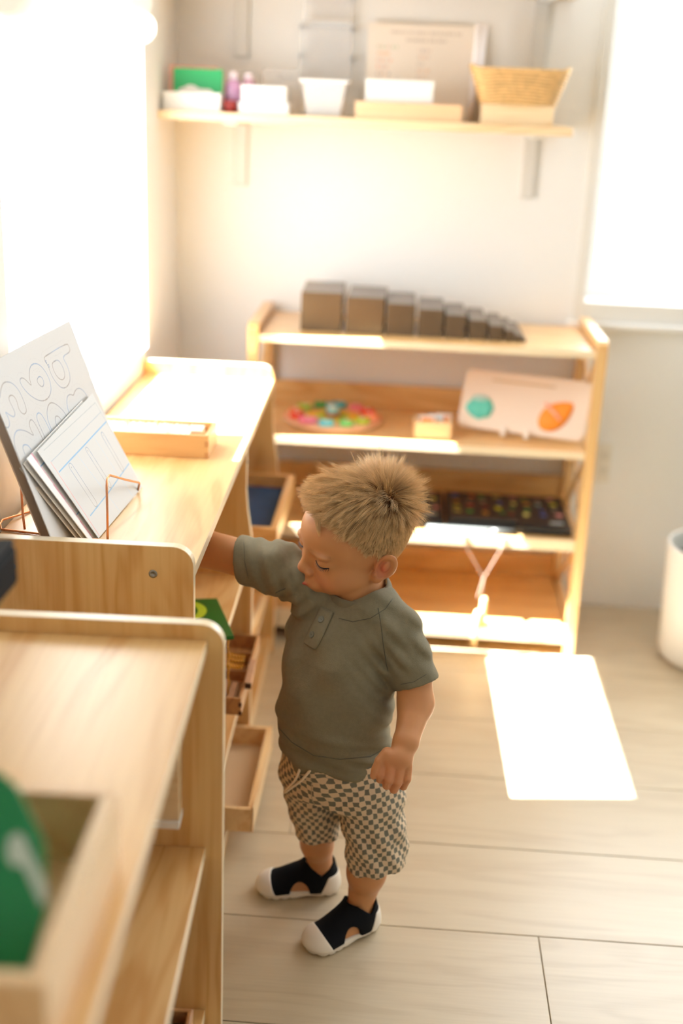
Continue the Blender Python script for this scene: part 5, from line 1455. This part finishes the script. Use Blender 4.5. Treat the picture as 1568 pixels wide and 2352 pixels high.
shirt_col = (125, 118, 96)
cloth_m = mat('shirt_cotton', shirt_col, 0.9, bump=0.5, bump_scale=700, noise=0.10, noise_scale=160)
torso = loft([(-0.072, 1.820), (-0.076, 1.812), (-0.078, 1.806), (-0.077, 1.806), (-0.074, 1.812), (-0.070, 1.820), (-0.060, 1.826), (-0.050, 1.830)],
             [0.098, 0.101, 0.102, 0.101, 0.101, 0.098, 0.082, 0.050], [0.086, 0.092, 0.093, 0.088, 0.080, 0.068, 0.055, 0.044],
             [0.300, 0.350, 0.410, 0.470, 0.530, 0.575, 0.612, 0.640])
SE_R = (np.array([-0.252, 1.870, 0.662]), nrm_((-0.96, 0.22, -0.16))); SE_L = (np.array([0.0560, 1.7600, 0.5000]), nrm_((0.36, -0.30, -0.90)))
def cap_(P, p, q, ra, rb):
    p = np.array(p); q = np.array(q); v = q - p; L = v @ v; t = np.clip(((P - p) @ v) / L, 0, 1)
    return vlen(P - p - t[..., None] * v) - (ra + (rb - ra) * t)
def sleeve(p, m, q, r0, r1, r2, end, rin, nf, kf):
    def fn(P):
        w = 0.0020 * fold(P, nf, 0.3, kf) + 0.0013 * fold(P, (nf[2], nf[0], nf[1]), 1.3, kf * 0.6)
        d = smin(cap_(P, p, m, r0, r1), cap_(P, m, q, r1, r2), 0.008) - w
        s_ = (P - end[0]) @ end[1]
        d = d + w * np.clip(1 + s_ / 0.035, 0, 1)
        d = smax(d, s_, 0.0025)
        inn = smin(cap_(P, p, m, r0, r1), cap_(P, m, q, r1, r2), 0.008) + 0.0042
        return smax(d, -np.maximum(inn, -(s_ + 0.010)), 0.001)
    return fn
fnR = sleeve((-0.135, 1.846, 0.632), (-0.185, 1.855, 0.652), (-0.275, 1.876, 0.661), 0.046, 0.0435, 0.0405, SE_R, 0.0368, (0.95, 0.1, 0.35), 230)
fnL = sleeve((-0.010, 1.802, 0.605), (0.024, 1.785, 0.578), (0.066, 1.752, 0.478), 0.044, 0.0420, 0.0385, SE_L, 0.0335, (0.5, 0.2, 0.85), 190)
shirt = [Prim('f', 'u', 0.01, c=(-0.07, 1.81, 0.47), R=0.24, fn=torso),
         Prim('f', 'u', 0.030, c=(-0.20, 1.86, 0.65), R=0.13, fn=fnR), Prim('f', 'u', 0.022, c=(0.025, 1.78, 0.55), R=0.13, fn=fnL)]
hem_n = nrm_(Fd * -0.10 + Z3)
def shirt_post(P, D):
    z = P[..., 2]; x = P[..., 0]
    u = (P[..., 0] + 0.07) * Ld[0] + (P[..., 1] - 1.81) * Ld[1]; v = (P[..., 0] + 0.07) * Fd[0] + (P[..., 1] - 1.81) * Fd[1]
    arm_l = np.exp(-(vlen((P - np.array([0.018, 1.775, 0.515])) / np.array([0.055, 0.05, 0.060]))) ** 2)
    arm_r = np.exp(-(vlen((P - np.array([-0.150, 1.830, 0.590])) / np.array([0.055, 0.06, 0.055]))) ** 2)
    low = np.clip((0.44 - z) / 0.12, 0, 1); side = np.clip((u - 0.02) / 0.07, 0, 1)
    w = 0.0050 * arm_l * fold(P, (0.75, 0.1, 0.65), 0.4, 330) + 0.0042 * arm_r * fold(P, (0.7, 0.2, -0.68), 1.0, 300)
    w = w + 0.0055 * low * side * fold(P, (0.35, 0.2, 0.9), 1.2 , 230) * np.cos(z * 60) + 0.0032 * low * fold(P, (0.15, 0.1, 1.0), 0.3, 190)
    w = w + 0.0022 * fold(P, (0.55, -0.2, 0.5), 0.8, 95) + 0.0018 * fold(P, (-0.6, 0.3, 0.7), 2.0, 120)
    w = w + 0.0030 * np.exp(-((u + 0.055) / 0.016) ** 2) * np.clip((z - 0.40) / 0.1, 0, 1) - 0.0030 * np.exp(-((u + 0.028) / 0.012) ** 2) * np.clip((z - 0.44) / 0.1, 0, 1) * np.clip((0.62 - z) / 0.05, 0, 1)
    for en in (SE_R, SE_L): w = w * (1 - np.exp(-(vlen(P - en[0]) / 0.062) ** 4))
    D = D - w
    # open ends: sleeves and hem
    zh = 0.345 + 0.030 * np.clip(-v / 0.09, -0.6, 1) + 0.024 * np.clip((-u - 0.02) / 0.07, 0, 1) + 0.006 * np.sin(u * 70)
    D = smax(D, zh - z, 0.003)
    # hollow out under the hem and inside the sleeve ends
    inner = torso(P) + 0.0035
    D = np.where(z < zh + 0.012, smax(D, -inner, 0.002), D)
    # neck opening
    nc = np.array([-0.050, 1.828, 0.645]); na = nrm_((-0.10, -0.22, 1.0)); s_ = (P - nc) @ na; rr_ = vlen(P - nc - s_[..., None] * na) - 0.0475
    D = np.where(z > 0.6, smax(D, -np.maximum(rr_, -(s_ + 0.03)), 0.003), D)
    return D
V, Q = surface(shirt, (-0.30, 1.68, 0.30), (0.13, 1.95, 0.73), 0.0022, post=shirt_post, relax=1, slack=0.008)
sh_o = cbody('shirt', V, Q, cloth_m); sh_o['label'] = 'faded grey-green cotton henley shirt'
sfn = lambda P: evalp(shirt, P, shirt_post)
# collar band
cb = []; nc = np.array([-0.0490, 1.826, 0.640]); ua = nrm_(Ld - 0.10 * Z3); va = nrm_(Fd - 0.34 * Z3)
nseg = 72; v = []; f = []
for i in range(nseg):
    a = 2 * PI * i / nseg
    rl = 0.0545; rf_ = 0.0515
    c = nc + ua * rl * math.cos(a) + va * rf_ * math.sin(a)
    out = nrm_(ua * math.cos(a) + va * math.sin(a)); upv = nrm_(np.cross(ua, va)); upv = upv if upv[2] > 0 else -upv
    upt = nrm_(upv - out * 0.35)
    for k in range(10):
        b = 2 * PI * k / 10
        v.append(c + out * 0.0028 * math.cos(b) + upt * 0.0115 * math.sin(b) - CO)
    for k in range(10):
        f.append((i * 10 + k, i * 10 + (k + 1) % 10, ((i + 1) % nseg) * 10 + (k + 1) % 10, ((i + 1) % nseg) * 10 + k))
mesh('collar', v, f, mat('collar_rib', (115, 108, 88), 0.9, bump=0.4, bump_scale=500), CH, True)
# placket, buttons and seams laid on the cloth
seam_m = mat('seam_thread', (84, 86, 74), 0.9)
def on(px, py, lift=0.0006):
    P = hit(sfn, px, py)
    if P is None: return None
    return P + grad(sfn, P[None])[0] * lift
def seam(name, pts, r=0.0007, m=seam_m, lift=0.0002, fn=None):
    out = []
    for (a, b), (c, d_) in zip(pts[:-1], pts[1:]):
        k = max(2, int(math.hypot(c - a, d_ - b) / 6))
        for i in range(k):
            p = on(a + (c - a) * i / k, b + (d_ - b) * i / k, lift)
            if p is not None: out.append(p - CO)
    if len(out) > 2: tube(name, out, r, m, sh_o, 6)
rowsP = []
Lp = [(737, 1394), (725, 1420), (712, 1446), (702, 1468), (700, 1477)]; Rp = [(766, 1408), (755, 1434), (743, 1460), (731, 1483), (724, 1492)]
vv = []; ff = []; nu, nv_ = 9, 17
for j in range(nv_):
    t = j / (nv_ - 1) * 4; i0 = min(3, int(t)); u = t - i0
    a = (Lp[i0][0] * (1 - u) + Lp[i0 + 1][0] * u, Lp[i0][1] * (1 - u) + Lp[i0 + 1][1] * u); b = (Rp[i0][0] * (1 - u) + Rp[i0 + 1][0] * u, Rp[i0][1] * (1 - u) + Rp[i0 + 1][1] * u)
    for i in range(nu):
        s = i / (nu - 1); p = on(a[0] * (1 - s) + b[0] * s, a[1] * (1 - s) + b[1] * s, 0.0016 - 0.0010 * (abs(s - 0.5) > 0.49))
        vv.append((p if p is not None else vv[-1] + CO) - CO)
for j in range(nv_ - 1):
    for i in range(nu - 1): ff.append((j * nu + i, j * nu + i + 1, (j + 1) * nu + i + 1, (j + 1) * nu + i))
pk = mesh('placket', vv, ff, cloth_m, sh_o, True)
sm = pk.modifiers.new('thickness', 'SOLIDIFY'); sm.thickness = 0.0016; sm.offset = -1
for q in ((739, 1424), (719, 1458)):
    P = on(q[0], q[1], 0.0026); nrmv = grad(sfn, P[None])[0]
    bo = lathe('button', [(0.0, 0.0), (0.0056, 0.0), (0.0060, 0.0008), (0.0054, 0.0018), (0.0042, 0.0013), (0.0, 0.0012)], (0, 0, 0), mat('button_grey', (108, 110, 98), 0.45), sh_o, 24, cap=False)
    bo.matrix_local = Matrix.Translation(Vector(P - CO)) @ Vector(nrmv).to_track_quat('Z', 'Y').to_matrix().to_4x4()
    for dx in (-0.0012, 0.0012):
        h = lathe('thread_hole', [(0.0, 0.0014), (0.0006, 0.0014)], (dx, 0, 0), mat('hole_dark', (40, 42, 38), 0.9), bo, 8, cap=False)
seam('raglan_seam', [(868, 1397), (874, 1430), (880, 1480), (888, 1530), (893, 1548)])
seam('raglan_seam', [(655, 1352), (640, 1358), (626, 1366)])
seam('hem_seam', [(640, 1672), (670, 1705), (720, 1735), (780, 1744), (850, 1738), (890, 1715)], 0.0006)
seam('sleeve_seam', [(560, 1245), (562, 1290), (572, 1335)], 0.0005)
seam('sleeve_seam', [(920, 1572), (950, 1566), (985, 1545)], 0.0005)
seam('neck_seam', [(778, 1420), (810, 1428), (850, 1420), (885, 1398), (905, 1370)], 0.0006)

# ---- shorts
pel = loft([(-0.070, 1.820), (-0.072, 1.814), (-0.074, 1.812)], [0.098, 0.100, 0.096], [0.082, 0.086, 0.084], [0.262, 0.32, 0.385])
LA, LB_ = np.array([-0.012, 1.788, 0.275]), np.array([0.011, 1.768, 0.138]); RA, RB_ = np.array([-0.116, 1.832, 0.275]), np.array([-0.100, 1.845, 0.146])
shorts = [Prim('f', 'u', 0.01, c=(-0.07, 1.815, 0.32), R=0.15, fn=pel),
          Prim('c', 'u', 0.030, p=LA, q=LB_, ra=0.062, rb=0.0535), Prim('c', 'u', 0.022, p=RA, q=RB_, ra=0.056, rb=0.0430)]
def shorts_post(P, D):
    z = P[..., 2]
    w = 0.0022 * fold(P, (0.8, 0.3, 0.5), 0.2, 170) * np.clip((0.3 - z) / 0.1, 0.2, 1) + 0.0018 * fold(P, (-0.5, 0.2, 0.8), 1.4, 150) + 0.003 * np.exp(-((P[..., 0] + 0.058) / 0.012) ** 2) * -1.0 * np.clip((0.30 - z) / 0.06, 0, 1) * (P[..., 1] < 1.80)
    g1 = np.exp(-(vlen((P - np.array([-0.066, 1.76, 0.215])) / np.array([0.05, 0.05, 0.03]))) ** 2)
    w = w + 0.0024 * g1 * fold(P, (0.5, 0.0, 1.0), 0.0, 300)
    D = D - w
    dl = vlen(P - LB_); dr = vlen(P - RB_)
    nl = nrm_(LB_ - LA); nr = nrm_(RB_ - RA)
    bump_l = 0.003 * np.sin(np.arctan2(P[..., 1] - LB_[1], P[..., 0] - LB_[0]) * 9)
    sl_ = (P - LB_) @ nl + bump_l * 0.6; sr_ = (P - RB_) @ nr + bump_l * 0.4
    isl = (P[..., 0] - P[..., 1] * 0.75) > (-0.058 - 1.808 * 0.75)
    D = np.where(isl & (z < 0.2), smax(D, sl_, 0.003), np.where(~isl & (z < 0.2), smax(D, sr_, 0.003), D))
    # hollow legs at the hem
    il = vlen(P - LB_ - ((P - LB_) @ nl)[..., None] * nl) - 0.046; ir = vlen(P - RB_ - ((P - RB_) @ nr)[..., None] * nr) - 0.0365
    D = np.where(isl & (sl_ > -0.010) & (z < 0.2), smax(D, -il, 0.002), D)
    D = np.where(~isl & (sr_ > -0.010) & (z < 0.2), smax(D, -ir, 0.002), D)
    return D
V, Q = surface(shorts, (-0.20, 1.68, 0.08), (0.09, 1.92, 0.44), 0.0024, post=shorts_post, relax=1, slack=0.008)
# cloth coordinates for the check: around and along each leg
isl = (V[:, 0] - V[:, 1] * 0.75) > (-0.058 - 1.808 * 0.75)
def legc(V, A, B, r, ph):
    ax = nrm_(B - A); e1 = nrm_(Fd - ax * (Fd @ ax)); e2 = np.cross(ax, e1)
    q = V - A; s = q @ ax; x = q @ e1; y = q @ e2
    return np.arctan2(y, x) * r, s
ul, sl_ = legc(V, LA, LB_, 0.064, 0); ur, sr_ = legc(V, RA, RB_, 0.058, 0)
uv = np.stack([np.where(isl, ul, ur), np.where(isl, sl_, sr_), np.where(isl, 0.0, 1.0)], 1)
sm_ = mat('checked_cotton', (222, 200, 172), 0.9, bump=0.3, bump_scale=800)
o = cbody('shorts', V, Q, sm_); o['label'] = 'loose shorts in a wavy grey-green and sand check'
at = o.data.attributes.new('cloth', 'FLOAT_VECTOR', 'POINT'); at.data.foreach_set('vector', uv.astype(np.float32).ravel())
nt = sm_.node_tree; n = nt.nodes; l = nt.links
an = n.new('ShaderNodeAttribute'); an.attribute_name = 'cloth'
sca = n.new('ShaderNodeVectorMath'); sca.operation = 'SCALE'; sca.inputs['Scale'].default_value = 1 / 0.0092
nz = n.new('ShaderNodeTexNoise'); nz.inputs['Scale'].default_value = 70
l.new(an.outputs['Vector'], nz.inputs['Vector']); l.new(an.outputs['Vector'], sca.inputs[0])
sb = n.new('ShaderNodeVectorMath'); sb.operation = 'SUBTRACT'; sb.inputs[1].default_value = (0.5, 0.5, 0.5); l.new(nz.outputs['Color'], sb.inputs[0])
s2 = n.new('ShaderNodeVectorMath'); s2.operation = 'SCALE'; s2.inputs['Scale'].default_value = 0.9; l.new(sb.outputs[0], s2.inputs[0])
ad = n.new('ShaderNodeVectorMath'); ad.operation = 'ADD'; l.new(sca.outputs[0], ad.inputs[0]); l.new(s2.outputs[0], ad.inputs[1])
sp = n.new('ShaderNodeSeparateXYZ'); l.new(ad.outputs[0], sp.inputs[0])
def sn(sock):
    m1 = n.new('ShaderNodeMath'); m1.operation = 'MULTIPLY'; m1.inputs[1].default_value = PI; l.new(sock, m1.inputs[0])
    m2 = n.new('ShaderNodeMath'); m2.operation = 'SINE'; l.new(m1.outputs[0], m2.inputs[0]); return m2.outputs[0]
mm = n.new('ShaderNodeMath'); mm.operation = 'MULTIPLY'; l.new(sn(sp.outputs['X']), mm.inputs[0]); l.new(sn(sp.outputs['Y']), mm.inputs[1])
mrr = n.new('ShaderNodeMapRange'); mrr.inputs['From Min'].default_value = -0.04; mrr.inputs['From Max'].default_value = 0.10; l.new(mm.outputs[0], mrr.inputs['Value'])
mx = n.new('ShaderNodeMix'); mx.data_type = 'RGBA'; mx.inputs[6].default_value = lin((216, 194, 164)); mx.inputs[7].default_value = lin((112, 110, 98)); l.new(mrr.outputs[0], mx.inputs[0]); l.new(mx.outputs[2], n['Principled BSDF'].inputs['Base Color'])
pfn = lambda P: evalp(shorts, P, shorts_post)
cord = mat('drawstring', (236, 220, 196), 0.8)
for pts in ([(699, 1746), (694, 1768), (680, 1790), (664, 1808), (654, 1818)], [(728, 1752), (712, 1772), (692, 1792), (672, 1808), (656, 1820)]):
    out = []
    for i, (a, b) in enumerate(smooth_line(pts, 2, False)):
        P = hit(pfn, a, b)
        if P is not None: out.append(P + grad(pfn, P[None])[0] * (0.0024 + 0.003 * math.sin(PI * min(1, i / 10))) - CO)
    tube('drawstring', out, [0.0024] * (len(out) - 2) + [0.0018, 0.0010], cord, o, 8)

# ---- shoes
sole_m = mat('shoe_rubber', (236, 228, 214), 0.6); upper_m = mat('shoe_black', (12, 13, 18), 0.85, spec=0.2, bump=0.4, bump_scale=700)
for fr, lab in ((FR_R, 'black and cream shoe on his right foot, nearer the shelf'), (FR_L, 'black and cream shoe on his left foot, nearer the camera')):
    def outl(q, off=0.0): return rcone2(q[..., 0], q[..., 1], -0.049, 0.045, 0.0275, 0.0325) - off
    def solefn(P, fr=fr):
        q = loc(P, fr); x, y, z = q[..., 0], q[..., 1], q[..., 2]
        d = outl(q); arch = 0.004 * np.exp(-((x + 0.012) / 0.018) ** 2)
        tread = 0.0026 * np.clip(np.sin(x * 380), 0, 1) * (np.abs(x + 0.012) > 0.020)
        slab = np.maximum(z - 0.0150 - 0.003 * np.clip((np.abs(x) - 0.03) / 0.04, 0, 1), (arch + tread + 0.0003) - z)
        D = smax(d, slab, 0.004)
        f = foot_sdf(q, 0.0050)
        # rounded toe cap and heel counter rising from the sole
        cap = smax(f, (0.040 + 0.55 * (z - 0.012) + 0.18 * y) - x, 0.002); cap = smax(cap, 0.010 - z, 0.002)
        heel = smax(smax(f, x + 0.052 - (0.047 - z) * 0.45, 0.003), np.maximum(z - 0.044, 0.010 - z), 0.003)
        return smin(smin(D, cap, 0.003), heel, 0.003)
    def upfn(P, fr=fr):
        q = loc(P, fr); x, y, z = q[..., 0], q[..., 1], q[..., 2]
        f = foot_sdf(q, 0.0040)
        d = smax(f, 0.012 - z, 0.002)
        d = smax(d, x - (0.044 + 0.55 * (z - 0.012) + 0.18 * y), 0.002)               # ends at the toe cap
        ay_ = np.abs(y)
        hole = np.sqrt(((x - 0.002) / 0.0185) ** 2 + ((z - 0.010) / 0.0255) ** 2) - 1
        d = smax(d, -np.where(ay_ > 0.010, hole * 0.018, 1.0), 0.002)                 # cut-out at the sides
        top = 0.066 - 0.85 * np.clip(0.022 - np.abs(x + 0.038), 0, None) * np.clip(ay_ / 0.014, 0, 1)
        d = smax(d, z - top, 0.003)
        inner = foot_sdf(q, 0.0008)
        d = np.where(z > 0.035, smax(d, -np.maximum(inner, 0.036 - z), 0.001), d)
        return d
    c = fr[0] + np.array([0, 0, 0.035])
    lo = fr[0] + np.array([-0.10, -0.10, -0.002]); hi_ = fr[0] + np.array([0.10, 0.10, 0.085])
    r = empty('shoe', (0, 0, 0), 0, CH); r['label'] = lab
    V, Q = surface([Prim('f', 'u', 0.001, c=c, R=0.12, fn=solefn)], lo, hi_, 0.0016, relax=1); cbody('rubber_sole', V, Q, sole_m, r)
    V, Q = surface([Prim('f', 'u', 0.001, c=c, R=0.12, fn=upfn)], lo, hi_, 0.0016, relax=1); cbody('upper', V, Q, upper_m, r)
